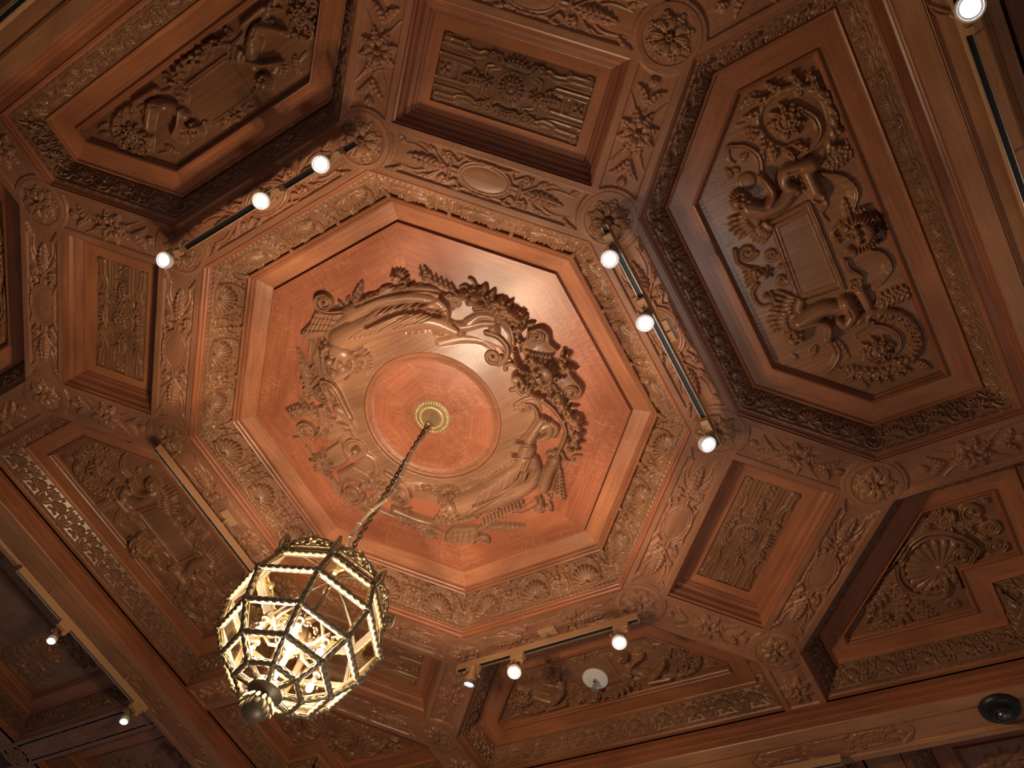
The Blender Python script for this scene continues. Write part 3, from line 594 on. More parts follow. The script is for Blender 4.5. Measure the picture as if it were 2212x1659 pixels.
    R.ribbon(cr(b(1185, 1040, 1225, 1130, 1180, 1240, 1110, 1310)), .015, .010, .022); R.leaf(S(b, 1000, 1160), S(b, 1045, 1060), .020, .018); R.leaf(S(b, 880, 1190), S(b, 830, 1140), .018, .012); R.tube(cr(b(1480, 1420, 1420, 1330, 1380, 1250)), .008, .004, .012)
    for q, r in (((660, 290), .032), ((750, 505), .028), ((455, 270), .040)): R.volute(*S(b, *q), r, .5, 1.5, 1, .011, .020)
    for k in range(5): R.leaf(S(b, 570, 450), S(b, 400+k*12, 400+k*42), .014, .022, 0, .1, 4)
    R.flower(*S(b, 620, 440), .034, 6, .03); R.leaf(S(b, 720, 400), S(b, 815, 355), .016, .02); R.fruit(b(610, 620, 690, 650), .018, 8, .02, 0, 4, .006, .010); R.tube(cr(b(540, 540, 500, 620, 560, 720, 660, 715)), .010, .006, .016); R.tube(cr(b(350, 250, 370, 350, 440, 390, 540, 400)), .010, .006, .016)
    return R
def relief_shallow():        # u along the coffer, v from the octagon side outwards
    R = Relief(-.83, -.03, .83, .46, .0030)
    T = [(-.135, .06), (.135, .06), (.135, .27), (-.135, .27)]; R.ribbon(T+[T[0]], .011, None, .014); R.poly(T, .006, .004)
    for s in (-1, 1):
        acanthus(R, [(s*.36, .27), (s*.47, .335), (s*.60, .335), (s*.675, .26), (s*.64, .16), (s*.55, .125), (s*.48, .17)], .024, .010, .030, 10, -s, .034); bloom(R, s*.575, .225, .075, .036)
        R.leaf((s*.68, .30), (s*.755, .33), .018, .014); R.leaf((s*.655, .345), (s*.74, .352), .014, .014); R.leaf((s*.45, .11), (s*.40, .035), .02, .014); R.tube(cr([(s*.50, .09), (s*.44, .07), (s*.42, .03)]), .006, .003, .010)
        putto(R, [(s*.24, .165), (s*.27, .225), (s*.325, .265)], [(s*.30, .25), (s*.36, .285), (s*.42, .25), (s*.46, .215)], [(s*.235, .19), (s*.29, .145), (s*.35, .12)], (s*.235, .085), -PI/2+s*.5, [((s*.22, .21), (s*.16, .29)), ((s*.30, .14), (s*.37, .07))], .042)
        R.tube([(s*.30, .335), (s*.44, .345)], .020, .018, .034); R.volute(s*.215, .345, .026, PI/2, 1.4, s, .010, .026); R.volute(s*.17, .075, .020, 0, 1.4, s, .008, .020); R.leaf((s*.05, .035), (s*.11, .02), .014, .016); R.leaf((s*.05, .04), (s*.10, .05), .012, .018)
        for k in range(3): R.tube(cr([(s*.15, .30-.012*k), (s*(.26+.02*k), .31), (s*.33, .345)]), .007, .004, .016, 0, .2)
    R.fruit([(-.19, .325), (-.10, .345), (0, .34), (.10, .345), (.19, .325)], .030, 70, .040, 0, 8, .008, .016, 14); R.flower(0, .035, .034, 6, .026); R.leaf((0, .04), (0, -.005), .014, .02)
    return R
hexDE = ccw([(.549, 1.5705), (1.045, 2.066), (1.045, 2.46), (-1.045, 2.46), (-1.045, 2.066), (-.549, 1.5705)])
RD, RS_ = relief_deep(), relief_shallow(); neg = lambda p: ccw([(-x, -y) for x, y in p])
for poly, loc_, rel, T2, tt, lab in ((hexBC, hexBC, RD, ((1, 0), (0, 1)), (0, 0), 'hexagonal coffer with putti, mask and acanthus at the right of the picture'),
        (neg(hexBC), hexBC, RD, ((-1, 0), (0, -1)), (0, 0), 'hexagonal coffer with putti at the lower left, behind the bright-edged track'),
        (hexDE, hexDE, RS_, ((1, 0), (0, 1)), (0, 1.83), 'hexagonal coffer at the bottom of the picture, with the white sprinkler disc on its tablet'),
        (neg(hexDE), hexDE, RS_, ((-1, 0), (0, -1)), (0, -1.83), 'dark hexagonal coffer with putti at the upper left of the picture')):
    t = thing('hexagonal_coffer', lab, 'ceiling coffer'); framed(t, poly); board(t, rel, [q-B_((0, 1.83 if rel is RS_ else 0)) for q in inset(loc_, .243)], .194, T2, tt, gain=1.2)

# ---------------------------------------------------------------- corner coffers with a shell
def relief_corner():
    R = Relief(1.48, 1.48, 2.52, 2.26, .0030); c = tr(1820, 1060, 4.88, .17); S = lambda *p: c(*p)[0]
    R.shell(*S(1050, 850), .195, math.atan2(S(700, 700)[1]-S(1050, 850)[1], S(700, 700)[0]-S(1050, 850)[0]), 3.6, 13, .016)
    R.volute(*S(1262, 700), .050, .9, 1.5, -1, .016, .034, lead=c(600, 720, 700, 560, 880, 450, 1100, 440, 1300, 510, 1420, 620)); R.ribbon(cr(c(620, 780, 720, 620, 880, 520, 1080, 500, 1270, 560)), .014, .010, .024)
    R.volute(*S(1035, 1010), .040, -.4, 1.4, 1, .013, .030, lead=c(560, 800, 590, 950, 700, 1070, 900, 1130, 1080, 1110)); R.ribbon(cr(c(610, 800, 680, 980, 850, 1070, 1010, 1080)), .012, .008, .022)
    R.ribbon(c(470, 790, 620, 580), .022, None, .034); R.leaf(S(560, 720), S(700, 640), .02, .03)
    acanthus(R, c(540, 860, 500, 1000, 380, 1180, 270, 1250), .012, .006, .018, 8, 0, .034); acanthus(R, c(690, 560, 800, 420, 880, 310), .010, .006, .018, 6, 0, .034); acanthus(R, c(560, 1020, 640, 1150, 650, 1330, 540, 1450, 400, 1420), .014, .007, .020, 9, 0, .034)
    acanthus(R, c(700, 1170, 820, 1260, 900, 1330, 840, 1390), .010, .005, .016, 6, 0, .030); R.volute(*S(1180, 1220), .036, PI, 1.3, 1, .011, .018); R.tube(cr(c(240, 1400, 300, 1330, 420, 1360, 500, 1350)), .014, .006, .022)
    R.fruit(c(430, 1330, 500, 1350), .022, 9, .026, 0, 2, .008, .013); R.volute(*S(340, 1500), .026, 0, 1.2, 1, .008, .012); acanthus(R, c(900, 330, 1050, 300, 1130, 380, 1380, 390), .012, .006, .018, 8, 0, .034); R.fruit(c(1120, 250, 1180, 300), .024, 9, .026, 0, 6, .008, .014, 5)
    R.volute(*S(1370, 240), .060, 1.2, 1.6, 1, .014, .022); R.leaf(S(1480, 150), S(1560, 100), .02, .016); R.volute(*S(1560, 400), .050, 2.2, 1.4, -1, .013, .020); R.volute(*S(1620, 600), .050, .2, 1.5, 1, .013, .020); R.leaf(S(1440, 480), S(1560, 560), .026, .020); R.leaf(S(1500, 700), S(1650, 690), .022, .016)
    for k in range(5): R.leaf(S(1120, 860), S(1230+k*30, 790+k*70), .018, .034, 0, .15, 4)
    R.dome(*S(1110, 850), .016, h=.04)
    return R
cornCD = ccw([(1.289, 2.067), (2.067, 1.289), (2.735, 1.289), (2.735, 2.16), (2.44, 2.16), (2.44, 2.46), (1.289, 2.46)]); RCn = relief_corner(); pc = inset(cornCD, .243)
for sx, sy, lab in ((1, 1, 'corner coffer with a large carved shell at the lower right of the picture'), (-1, 1, 'corner coffer with a carved shell at the bottom left, below the lantern'), (1, -1, 'corner coffer beyond the top right rosette, mostly out of the picture'), (-1, -1, 'dark corner coffer at the left edge of the picture')):
    pl = ccw([(x*sx, y*sy) for x, y in cornCD])
    if not any(seen((x, y)) for x, y in pl): continue
    t = thing('corner_coffer', lab, 'ceiling coffer'); framed(t, pl); board(t, RCn, pc, .194, ((sx, 0), (0, sy)), gain=1.3)

# ---------------------------------------------------------------- coffers of the neighbouring bays, beyond the beams
def relief_side():
    R = Relief(-.58, -.86, .58, .86, .005); T = [(-.26, -.33), (.26, -.33), (.26, .33), (-.26, .33)]; R.poly(T, .010, .006); R.ribbon(T+[T[0]], .013, None, .018)
    for s in (-1, 1):
        for v in (-1, 1):
            acanthus(R, [(s*.10, v*.45), (s*.30, v*.48), (s*.42, v*.60), (s*.32, v*.74), (s*.17, v*.68)], .022, .010, .028, 9, 0, .04); R.volute(s*.26, v*.62, .06, 0, 1.5, s*v, .015, .026)
            acanthus(R, [(s*.44, v*.10), (s*.50, v*.28), (s*.42, v*.42)], .016, .008, .022, 6, 0, .035); R.volute(s*.36, v*.40, .045, PI/2, 1.4, s*v, .013, .024)
            R.ribbon(cr([(s*.30, v*.36), (s*.40, v*.50), (s*.52, v*.52), (s*.54, v*.80)]), .018, None, .014)
        bloom(R, 0, s*.56, .10, .04); R.shell(0, s*.40, .10, s*PI/2, 3, 9, .024); R.face(s*.44, 0, .06, 0 if s > 0 else PI, .05)
    return R
RSd = relief_side(); side_me = None
def side_coffer(c, d, ang, lab):
    global side_me
    pl = ccw([(d[0]/2, d[1]/2), (-d[0]/2, d[1]/2), (-d[0]/2, -d[1]/2), (d[0]/2, -d[1]/2)])
    t = thing('side_coffer', lab, 'ceiling coffer', (c[0], c[1], 0), ang); framed(t, pl, .045)
    if side_me is None: side_me = RSd.surf('carved_panel', M['carve'], .194)
    o = link('carved_panel', side_me, t, (0, 0, 0)); o.scale = ((d[0]-.482)/1.16, (d[1]-.482)/1.72, 1)
side_coffer((-3.915, 0), (1.50, 2.09), 0, 'coffer beyond the left beam with a plain raised tablet, beside the small bright spotlights')
side_coffer((-3.915, 2.36), (1.50, 2.14), 0, 'coffer beyond the left beam in the bottom left corner of the picture')
side_coffer((-5.70, 2.36), (1.46, 2.14), 0, 'coffer beyond the faint rosette at the extreme bottom left corner')
side_coffer((-5.70, 0), (1.46, 2.09), 0, 'coffer at the extreme left edge, beyond the one with the plain tablet')
side_coffer((2.62, 3.69), (1.46, 2.10), PI/2, 'coffer beyond the bottom beam at the lower right, under the dome camera')
side_coffer((.24, 3.69), (1.46, 2.08), PI/2, 'coffer beyond the bottom beam at the bottom edge, mostly out of the picture')
side_coffer((3.94, -.3), (1.50, 2.09), 0, 'coffer beyond the right-hand beam at the top right corner of the picture')
side_coffer((-.9, -3.69), (1.46, 2.09), PI/2, 'dark coffer beyond the upper left beam, at the top left corner of the picture')
mb = MB(); mb.box((-4.0, 1.167, .02), (1.76, .18, .04)); t = thing('carved_rib', 'rib between the two coffers beyond the left beam, ending in a faint rosette', 'ceiling rib', (0, 0, 0), 0, 'ribs that divide the ceiling into coffers')
mb.build('beam', M['rib'], t, smooth=False)
rr = rib_relief(1.72, 'cartouche', False); link('carved_face', rr.surf('carved_face', M['rib'], .010, ((-1, 0), (0, 1)), (-3.10, 1.167)), t, (0, 0, 0))
mb = MB(); mb.box((-4.80, 1.2, .02), (.24, 4.6, .04)); tag(mb.build('plain_rib', M['rib'], None, (0, 0, H), smooth=False), 'plain rib crossing behind the faint rosette at the bottom left corner', 'ceiling rib')
rosette(-4.80, 1.172, 'faint round rosette boss in the bottom left corner of the picture, beyond the left beam')
mb = MB(); mb.box((1.42, 3.6, .02), (.22, 1.5, .04)); t = tag(mb.build('plain_rib', M['rib'], None, (0, 0, H), smooth=False), 'rib between the two coffers beyond the bottom beam', 'ceiling rib')

def cart_relief():
    R = Relief(-.47, -.083, .47, .083, .0034); g = .010; u = np.clip(np.abs(R.X)-.385, 0, None); d = .078-np.hypot(u, R.Y); R.H = g*(1-np.clip((d-.006)/.004, 0, 1))*(d > -.006)+0*R.X
    R.dome(0, 0, .115, .045, 0, .020, 0, .3); th = np.linspace(0, 2*PI, 40); R.ribbon(np.stack([.128*np.cos(th), .054*np.sin(th)], 1), .012, None, .018)
    for s in (-1, 1):
        for v in (-1, 1):
            R.ribbon([(s*.12, v*.020), (s*.34, v*.024)], .012, None, .012); R.volute(s*.365, v*.040, .022, PI, 1.4, s*v, .008, .018, lead=[(s*.16, v*.050), (s*.25, v*.052)]); R.leaf((s*.06, v*.055), (s*.14, v*.066), .014, .022)
            R.volute(s*.175, v*.045, .020, 0, 1.3, -s*v, .007, .022)
        R.leaf((s*.16, 0), (s*.33, 0), .020, .016); R.leaf((s*.38, 0), (s*.44, 0), .020, .014)
    return R
CM = cart_relief().surf('carved_face', M['rib'], -.088)
for c, a, lab in (((1.20, 2.695), 0, 'long cartouche with an oval on the bottom beam, left of the dome camera'), ((-1.20, 2.695), 0, 'long cartouche on the bottom beam, at the bottom edge below the lantern'), ((-2.97, 1.20), PI/2, 'worn cartouche with a rounded end on the left beam, near the bottom left'),
        ((-2.97, -1.20), PI/2, 'cartouche on the left beam at the left edge'), ((2.97, -1.20), PI/2, 'cartouche with a rounded end on the right-hand beam, beside the brightest lamp'), ((-1.20, -2.695), 0, 'cartouche on the upper left beam, at the left edge of the picture')):
    if not any(seen((c[0]+k*(.45 if a == 0 else 0), c[1]+k*(.45 if a else 0), -.1), 20) for k in (-1, 0, 1)): continue
    t = thing('beam_cartouche', lab, 'carved cartouche', (c[0], c[1], 0), a, 'cartouches on the beams'); link('carved_face', CM, t, (0, 0, 0))
    mb = MB(); mb.tube(np.concatenate([np.column_stack([np.linspace(-.385, .385, 20), np.full(20, .086), np.full(20, -.092)])] + [circ((.385, 0, -.092), .086, 14, (0, 0, 1), PI/2, -PI/2)]+[np.column_stack([np.linspace(.385, -.385, 20), np.full(20, -.086), np.full(20, -.092)])]+[circ((-.385, 0, -.092), .086, 14, (0, 0, 1), -PI/2, -3*PI/2)])[::1], .007, 6); mb.build('border', M['pale'], t)

# ---------------------------------------------------------------- the great central carving
def medallion():
    R = Relief(-.98, -.98, 1.02, 1.02, .0021); z = .215; c1 = tr(600, 540, 5.53, z); c2 = tr(950, 560, 5.53, z); c3 = tr(600, 840, 5.53, z); c4 = tr(950, 840, 5.53, z); c5 = tr(700, 1059, 2.765, z)
    S = lambda f, *p: f(*p)[0]; leaf = lambda f, x0, y0, x1, y1, w, h=.03, b=0, bend=0, lobes=5: R.leaf(S(f, x0, y0), S(f, x1, y1), w, h, b, bend, lobes)
    # leather-like field around the disc
    th = np.linspace(0, 2*PI, 72, endpoint=False); R.poly([(.615*math.cos(a)*(1+.03*math.sin(5*a)), .615*math.sin(a)*(1+.03*math.sin(5*a))) for a in th], .016, .03); rr0 = np.hypot(R.X, R.Y); R.H = np.maximum(R.H, np.where((rr0 > .395) & (rr0 < .60), .014+.030*np.clip(1-(rr0-.40)/.17, 0, 1)**1.3, 0))
    R.poly(c1(560, 700, 900, 640, 1300, 470, 1700, 400, 2000, 520, 2200, 560)+c2(600, 560, 860, 900, 860, 1150, 500, 1000)+c1(900, 1500, 500, 1640, 380, 1300, 480, 1050), .020, .02)
    # reclining figure, upper left
    R.tube(cr(c1(620, 1000, 830, 830, 1080, 640, 1450, 500, 1800, 480)+c2(0, 450, 250, 470)), .045, .020, .050); R.tube(cr(c1(880, 760, 1200, 610, 1600, 560, 1900, 620, 2010, 740)), .060, .025, .070)
    R.tube(cr(c1(780, 1060, 1050, 930, 1450, 830, 1850, 830)+c2(230, 860)), .088, .040, .100, mid=.078); R.tube(cr(c2(60, 800, 300, 800, 500, 760, 640, 760)), .040, .024, .055); R.dome(*S(c2, 640, 820), .030, h=.05)
    for k in range(5): R.tube(c2(670+k*2, 790+k*24, 715, 780+k*26), .0055, .004, .046)
    g_ = random.Random(5)
    for k in range(15): o = k*58; j = g_.uniform(-18, 18); R.groove(cr(c1(900+o, 990-o*.20+j, 1120+o, 850-o*.14+j, 1330+o*.9, 745-o*.06+j)), .0055, .009)
    for k in range(12): o = k*62; j = g_.uniform(-14, 14); R.tube(cr(c1(1080+o, 790-o*.16+j, 1230+o, 680-o*.10+j, 1420+o*.8, 600-o*.02+j)), .008, .003, .082, 0, .1)
    R.groove(cr(c1(1100, 860, 1400, 730, 1700, 700, 1950, 760)), .016, .040); R.groove(cr(c1(950, 650, 1250, 540, 1650, 480, 2000, 520)), .008, .020)
    R.tube(cr(c1(1950, 560, 2040, 660, 2040, 800, 1980, 900)), .012, .008, .080); R.groove(cr(c2(180, 760, 250, 830, 230, 900)), .006, .02); R.face(*S(c1, 760, 1270), .118, math.atan2(S(c1, 870, 930)[1]-S(c1, 760, 1270)[1], S(c1, 870, 930)[0]-S(c1, 760, 1270)[0]), .105)
    R.tube(cr(c1(560, 1200, 540, 1380, 600, 1560, 700, 1650)), .022, .012, .045); R.tube(cr(c1(620, 1230, 580, 1400, 640, 1560)), .012, .006, .055); R.tube(cr(c1(900, 1380, 880, 1480, 800, 1560)), .012, .006, .055)
    R.shell(*S(c1, 960, 1330), .105, -.15, 3.4, 13, .042); R.fruit(c1(960, 1380, 1010, 1280, 1100, 1260), .030, 22, .05, 0, 11, .007, .012)
    R.ribbon(cr(c1(1420, 1060, 1440, 1180, 1400, 1270, 1320, 1270)), .014, .008, .026); leaf(c1, 1480, 1000, 1850, 960, .018, .03); leaf(c1, 1850, 960, 2020, 1020, .028, .036); leaf(c1, 1820, 930, 1700, 900, .018, .03); leaf(c1, 1860, 970, 1900, 1070, .012, .03)
    # scroll with the ladder-like end, and the sprays above
    R.poly(c1(440, 720, 380, 860, 255, 1000, 300, 1060, 430, 1080, 560, 1030, 690, 900, 800, 760, 640, 730), .042, .014)
    for k in range(6): R.groove(c1(410-k*0+k*50, 800-k*6, 320+k*52, 980-k*8), .005, .012)
    for k in range(3): R.groove(c1(400-k*40, 790+k*80, 720-k*60, 830+k*60), .005, .012)
    R.volute(*S(c1, 560, 630), .040, -.5, 1.6, 1, .014, .060, lead=c1(800, 730, 650, 745, 520, 720, 450, 640, 480, 560, 560, 540)); R.tube(cr(c1(600, 730, 760, 720, 900, 640)), .010, .006, .036)
    leaf(c1, 880, 620, 1000, 370, .026, .04, 0, .1); leaf(c1, 760, 680, 700, 600, .014); leaf(c1, 800, 680, 840, 550, .014); leaf(c1, 960, 650, 1140, 510, .014, .05); leaf(c1, 900, 650, 1000, 480, .018, .045)
    R.fruit(c1(900, 600, 1100, 560, 1180, 500), .012, 14, .04, 0, 4, .005, .008); leaf(c1, 1180, 520, 1400, 440, .012, .045, 0, 0, 0); leaf(c1, 1200, 490, 1360, 420, .010, .04, 0, 0, 0)
    for k in range(9): a = k*.42-2.7; p = S(c1, 1450, 340); R.leaf(p, (p[0]+.058*math.cos(a-.35), p[1]+.058*math.sin(a-.35)), .009, .04, 0, 0, 0)
    R.fruit(c1(1400, 300, 1520, 370, 1440, 430), .020, 16, .07, 0, 5, .009, .013); R.fruit(c1(1450, 440, 1560, 460, 1650, 420), .014, 9, .05, 0, 6, .008, .012)
    for k in range(7): leaf(c1, 2120-k*62, 520-k*22, 2060-k*62, 390-k*34, .013, .035, 0, -.2, 3)
    R.tube(cr(c1(2150, 530, 1950, 440, 1740, 370)), .008, .004, .03); leaf(c1, 1790, 380, 1730, 190, .020, .036, 0, .1)
    # ribbon, fruit garland and scrolls, upper right
    R.volute(*S(c2, 190, 520), .036, 2.6, 1.4, 1, .011, .036, lead=c2(60, 620, 60, 500, 120, 430)); R.ribbon(cr(c2(240, 400, 240, 350, 300, 330, 330, 370, 300, 420)), .009, .008, .034); R.ribbon(cr(c2(330, 370, 390, 360, 410, 310, 380, 260, 340, 240)), .010, .007, .032)
    cen = (.02, 0); R.fruit(c2(330, 430, 470, 470, 620, 520, 760, 590, 820, 660, 900, 720, 960, 800), .040, 54, .085, 0, 12, .012, .026, 26, cen); R.fruit(c2(900, 820, 930, 920, 950, 1020), .018, 16, .05, 0, 15, .007, .012, 4)
    for k in range(9): q = c2(540+k*62, 400+k*48)[0]; a = math.atan2(q[1], q[0])+((k % 3)-1)*.5; R.leaf(q, (q[0]+.050*math.cos(a), q[1]+.050*math.sin(a)), .015, .045, 0, .1, 0)
    R.ribbon(cr(c2(420, 600, 620, 590, 760, 700, 850, 860, 875, 1020)), .012, .014, .050); R.volute(*S(c2, 632, 1165), .046, .4, 1.6, 1, .016, .050, lead=c2(560, 880, 700, 930, 800, 1050, 790, 1180, 700, 1260))
    R.tube(cr(c2(350, 760, 480, 680, 620, 700, 640, 780)), .038, .020, .045); R.tube(cr(c2(0, 1010, 250, 960, 480, 980, 640, 1080)), .050, .020, .035)
    # masks and scrolled cartouche, right
    R.poly(c2(1060, 830, 1190, 830, 1280, 890, 1300, 1010, 1400, 1090, 1330, 1220, 1150, 1230, 980, 1150, 960, 1000, 1060, 960), .034, .060); R.volute(*S(c2, 1160, 930), .044, -2.2, 1.3, 1, .014, .056)
    R.poly(c2(1330, 1330, 1520, 1310, 1600, 1420, 1680, 1560)+c4(1670, 60, 1610, 140, 1500, 130, 1420, 60, 1250, 80)+c2(1180, 1560, 1100, 1400), .034, .060); R.volute(*S(c4, 1580, 55), .044, -2.6, 1.3, 1, .014, .058)
    R.tube(cr(c2(1120, 840, 1210, 820, 1290, 890, 1310, 1000, 1400, 1080)), .012, .010, .052); R.tube(cr(c2(1530, 1310, 1580, 1400, 1680, 1520)+c4(1680, 50, 1630, 130)), .012, .010, .052); R.tube(cr(c2(1060, 850, 1040, 960, 960, 1010, 960, 1110)), .009, .007, .045); R.tube(cr(c4(1430, 40, 1380, 90)+c2(1240, 1640)), .010, .007, .045)
    fa = lambda x0, y0, x1, y1: math.atan2(S(c2, x1, y1)[1]-S(c2, x0, y0)[1], S(c2, x1, y1)[0]-S(c2, x0, y0)[0])
    R.face(*S(c2, 1230, 1340), .080, fa(1230, 1340, 1450, 1230), .100); R.face(*S(c2, 960, 1440), .062, fa(960, 1440, 880, 1280), .088, hair=False); R.face(*S(c2, 1090, 1180), .040, fa(1090, 1180, 1240, 1130), .080, hair=False)
    R.dome(*S(c2, 1195, 1365), .014, .010, 0, .112)
    for k in range(7): R.tube(cr(c2(1150-k*8, 1410+k*16, 1130-k*14, 1470+k*20, 1190-k*16, 1540+k*16)), .008, .003, .075)
    for k in range(8): R.leaf(S(c2, 980, 1380), S(c2, 985+90*math.cos(k*.5+1.2), 1400+110*math.sin(k*.5+1.2)), .012, .06, 0, .15, 3)
    for q in (c2(890, 1090, 920, 1220, 1000, 1310, 1120, 1340), c2(1060, 1400, 1060, 1520, 1130, 1600, 1230, 1640)): R.tube(cr(q), .010, .018, .092, tw=.35, pitch=.016)
    R.ribbon(cr(c2(780, 1320, 790, 1270, 860, 1250, 910, 1290)), .010, .008, .05); R.ribbon(cr(c2(850, 1560, 920, 1560, 980, 1620, 1050, 1600)), .012, .008, .05)
    for k in range(9): leaf(c2, 1430, 1240, 1480+k*15+60*math.sin(k), 1060+k*32, .014, .075, 0, .1, 4)
    for k in range(7): leaf(c2, 1330-k*30, 1180-k*8, 1320-k*52, 1120-k*8, .012, .065, 0, .1, 3)
    R.fruit(c2(1200, 1500, 1320, 1540, 1400, 1500), .030, 26, .07, 0, 21, .007, .013, 10); R.fruit(c2(1280, 1420, 1400, 1380, 1480, 1400), .014, 16, .075, 0, 22, .006, .010)
    # garland down the right side
    R.fruit(c4(1370, 60, 1470, 180, 1560, 330, 1620, 430, 1620, 560, 1530, 680), .036, 60, .085, 0, 31, .010, .024, 22, cen)
    for k in range(9): q = c4(1530+k*22-max(0, k-5)*40, 150+k*66)[0]; a = math.atan2(q[1], q[0])+((k % 3)-1)*.45; R.leaf(q, (q[0]+.055*math.cos(a), q[1]+.055*math.sin(a)), .013, .045, 0, .1, 0)
    R.ribbon(cr(c4(900, 190, 1100, 110, 1280, 190, 1420, 340, 1500, 520, 1440, 700, 1400, 780)), .014, .010, .042); R.volute(*S(c4, 1000, 240), .040, 3.6, 1.5, 1, .015, .048, lead=c4(950, 640, 1080, 500, 1160, 350, 1130, 230, 1040, 190))
    R.volute(*S(c4, 1335, 810), .040, -.6, 1.5, 1, .013, .045); R.ribbon(cr(c4(1450, 770, 1500, 860, 1570, 880, 1600, 820, 1680, 810)), .010, .006, .034); R.tube(cr(c4(1380, 860, 1300, 1000, 1240, 1190)), .034, .036, .050)
    # reclining figure, lower right
    R.tube(cr(c4(150, 1400, 400, 1430, 750, 1330, 1050, 1180, 1150, 1000, 1120, 850)), .050, .035, .060); R.tube(cr(c4(300, 1380, 600, 1210, 880, 1030, 1000, 880, 1060, 720)), .080, .042, .095, mid=.070); R.tube(cr(c4(1010, 780, 1060, 640, 1140, 500, 1230, 370)), .042, .026, .070)
    for k in range(5): R.tube(c4(1195+k*26, 350+k*10, 1190+k*28, 322+k*10), .006, .005, .055)
    R.groove(c4(900, 640, 1120, 660), .005, .014); R.groove(c4(870, 780, 1100, 800), .006, .018); R.tube(c4(880, 775, 1105, 795), .008, .008, .082); R.tube(c4(930, 615, 1120, 635), .008, .008, .076)
    for k in range(13): o = k*50; j = g_.uniform(-14, 14); R.groove(cr(c4(1110-o, 800+o*.66+j, 1040-o, 960+o*.62+j, 900-o*.9, 1110+o*.50+j)), .0055, .009)
    for k in range(11): o = k*62; j = g_.uniform(-12, 12); R.tube(cr(c4(1150-o*.8, 930+o*.50+j, 1080-o*.85, 1080+o*.42+j, 940-o*.9, 1190+o*.36+j)), .008, .003, .066, 0, .1)
    R.groove(cr(c4(1000, 960, 900, 1120, 700, 1240, 450, 1330)), .014, .035); R.tube(cr(c4(330, 1060, 520, 1080, 680, 970, 860, 880, 860, 760)), .020, .016, .045, tw=.3, pitch=.03); R.tube(cr(c4(340, 1240, 360, 1120, 420, 1000, 520, 980)), .018, .008, .035)
    R.tube(cr(c4(1200, 480, 1310, 440, 1300, 560, 1180, 620)), .030, .018, .045); R.tube(cr(c4(1330, 420, 1400, 480, 1360, 590)), .020, .012, .035)
    R.dome(*S(c4, 195, 1390), .075, .060, .3, .095); R.face(*S(c4, 120, 1380), .072, math.atan2(-.1, 1), .105); R.shell(*S(c4, 100, 1240), .088, -1.25, 3.6, 11, .050); R.fruit(c4(0, 1300, 120, 1230, 260, 1260), .020, 20, .075, 0, 41, .007, .012)
    R.fruit(c4(1180, 1330, 1230, 1420), .026, 16, .05, 0, 33, .009, .016)
    for k in range(6): leaf(c4, 1190+k*18, 1400, 1130+k*45, 1490+28*math.sin(k*1.2), .013, .040, 0, .1, 0)
    leaf(c4, 1290, 1330, 1350, 1480, .014, .03); leaf(c4, 1250, 1260, 1340, 1340, .014, .03)
    for k in range(8): leaf(c4, 1415-k*6, 960+k*42, 1455+k*9, 1010+k*44, .012, .032, 0, -.2, 3)
    R.tube(cr(c4(1430, 930, 1370, 1120, 1330, 1300)), .007, .004, .026); leaf(c4, 1350, 1230, 1500, 1350, .018, .03)
    for k in range(12): leaf(c4, 980-k*42, 1400+k*22, 960-k*42, 1330+k*20, .012, .035, 0, .2, 3); leaf(c4, 960-k*42, 1420+k*22, 900-k*42, 1450+k*20, .011, .030, 0, -.2, 3)
    R.tube(cr(c4(1150, 1420, 980, 1500, 860, 1500)), .005, .004, .022); R.tube(cr(c4(1160, 1350, 1050, 1400, 930, 1480)), .004, .004, .020)
    # bottom: scrolls, palm and ladder
    for k in range(9): leaf(c5, 930+k*25, 225-k*0.5+k*1, 960+k*30, 190+k*2, .010, .030, 0, .2, 3); leaf(c5, 930+k*25, 232, 965+k*28, 248-k, .010, .028, 0, -.2, 3)
    leaf(c5, 1120, 225, 1212, 232, .012, .02); R.poly(c5(715, 310, 722, 262, 760, 225, 910, 215, 925, 260, 900, 330, 800, 325), .034, .012); R.volute(*S(c5, 957, 302), .036, -2.6, 1.5, 1, .013, .048, lead=c5(960, 215, 925, 235, 910, 285))
    for k in range(4): R.groove(c5(770+k*34, 240, 765+k*32, 310), .005, .011)
    for k in range(2): R.groove(c5(745, 262+k*26, 890, 250+k*30), .005, .011)
    R.tube(cr(c5(330, 130, 480, 190, 640, 235, 740, 290)), .018, .012, .024); R.tube(cr(c5(420, 120, 600, 190, 760, 200, 900, 170)), .030, .018, .045); acanthus(R, c5(430, 160, 520, 200, 600, 235, 628, 290), .010, .005, .028, 8, 0, .030); acanthus(R, c5(640, 190, 760, 175, 900, 130, 1040, 90), .012, .006, .045, 11, 0, .026)
    R.volute(*S(c3, 1455, 1290), .060, -.9, 1.6, 1, .018, .062, lead=c3(1300, 1000, 1420, 1080, 1530, 1180, 1570, 1300)); R.tube(cr(c3(1560, 1130, 1750, 1150, 1900, 1250, 1980, 1380)), .042, .018, .045); leaf(c3, 1590, 1180, 1950, 1150, .030, .06); leaf(c3, 1400, 1500, 1610, 1440, .014, .03)
    R.volute(*S(c3, 890, 1270), .066, .4, 1.6, 1, .018, .050); R.ribbon(cr(c3(730, 1250, 760, 1130, 900, 1080, 1050, 1120, 1150, 1220, 1150, 1340, 1050, 1400)), .014, .010, .042); acanthus(R, c3(980, 1180, 1120, 1150, 1290, 1170), .012, .006, .05, 6, 0, .025); acanthus(R, c3(940, 1370, 1020, 1400, 1180, 1330, 1220, 1220), .012, .007, .035, 7, 0, .028)
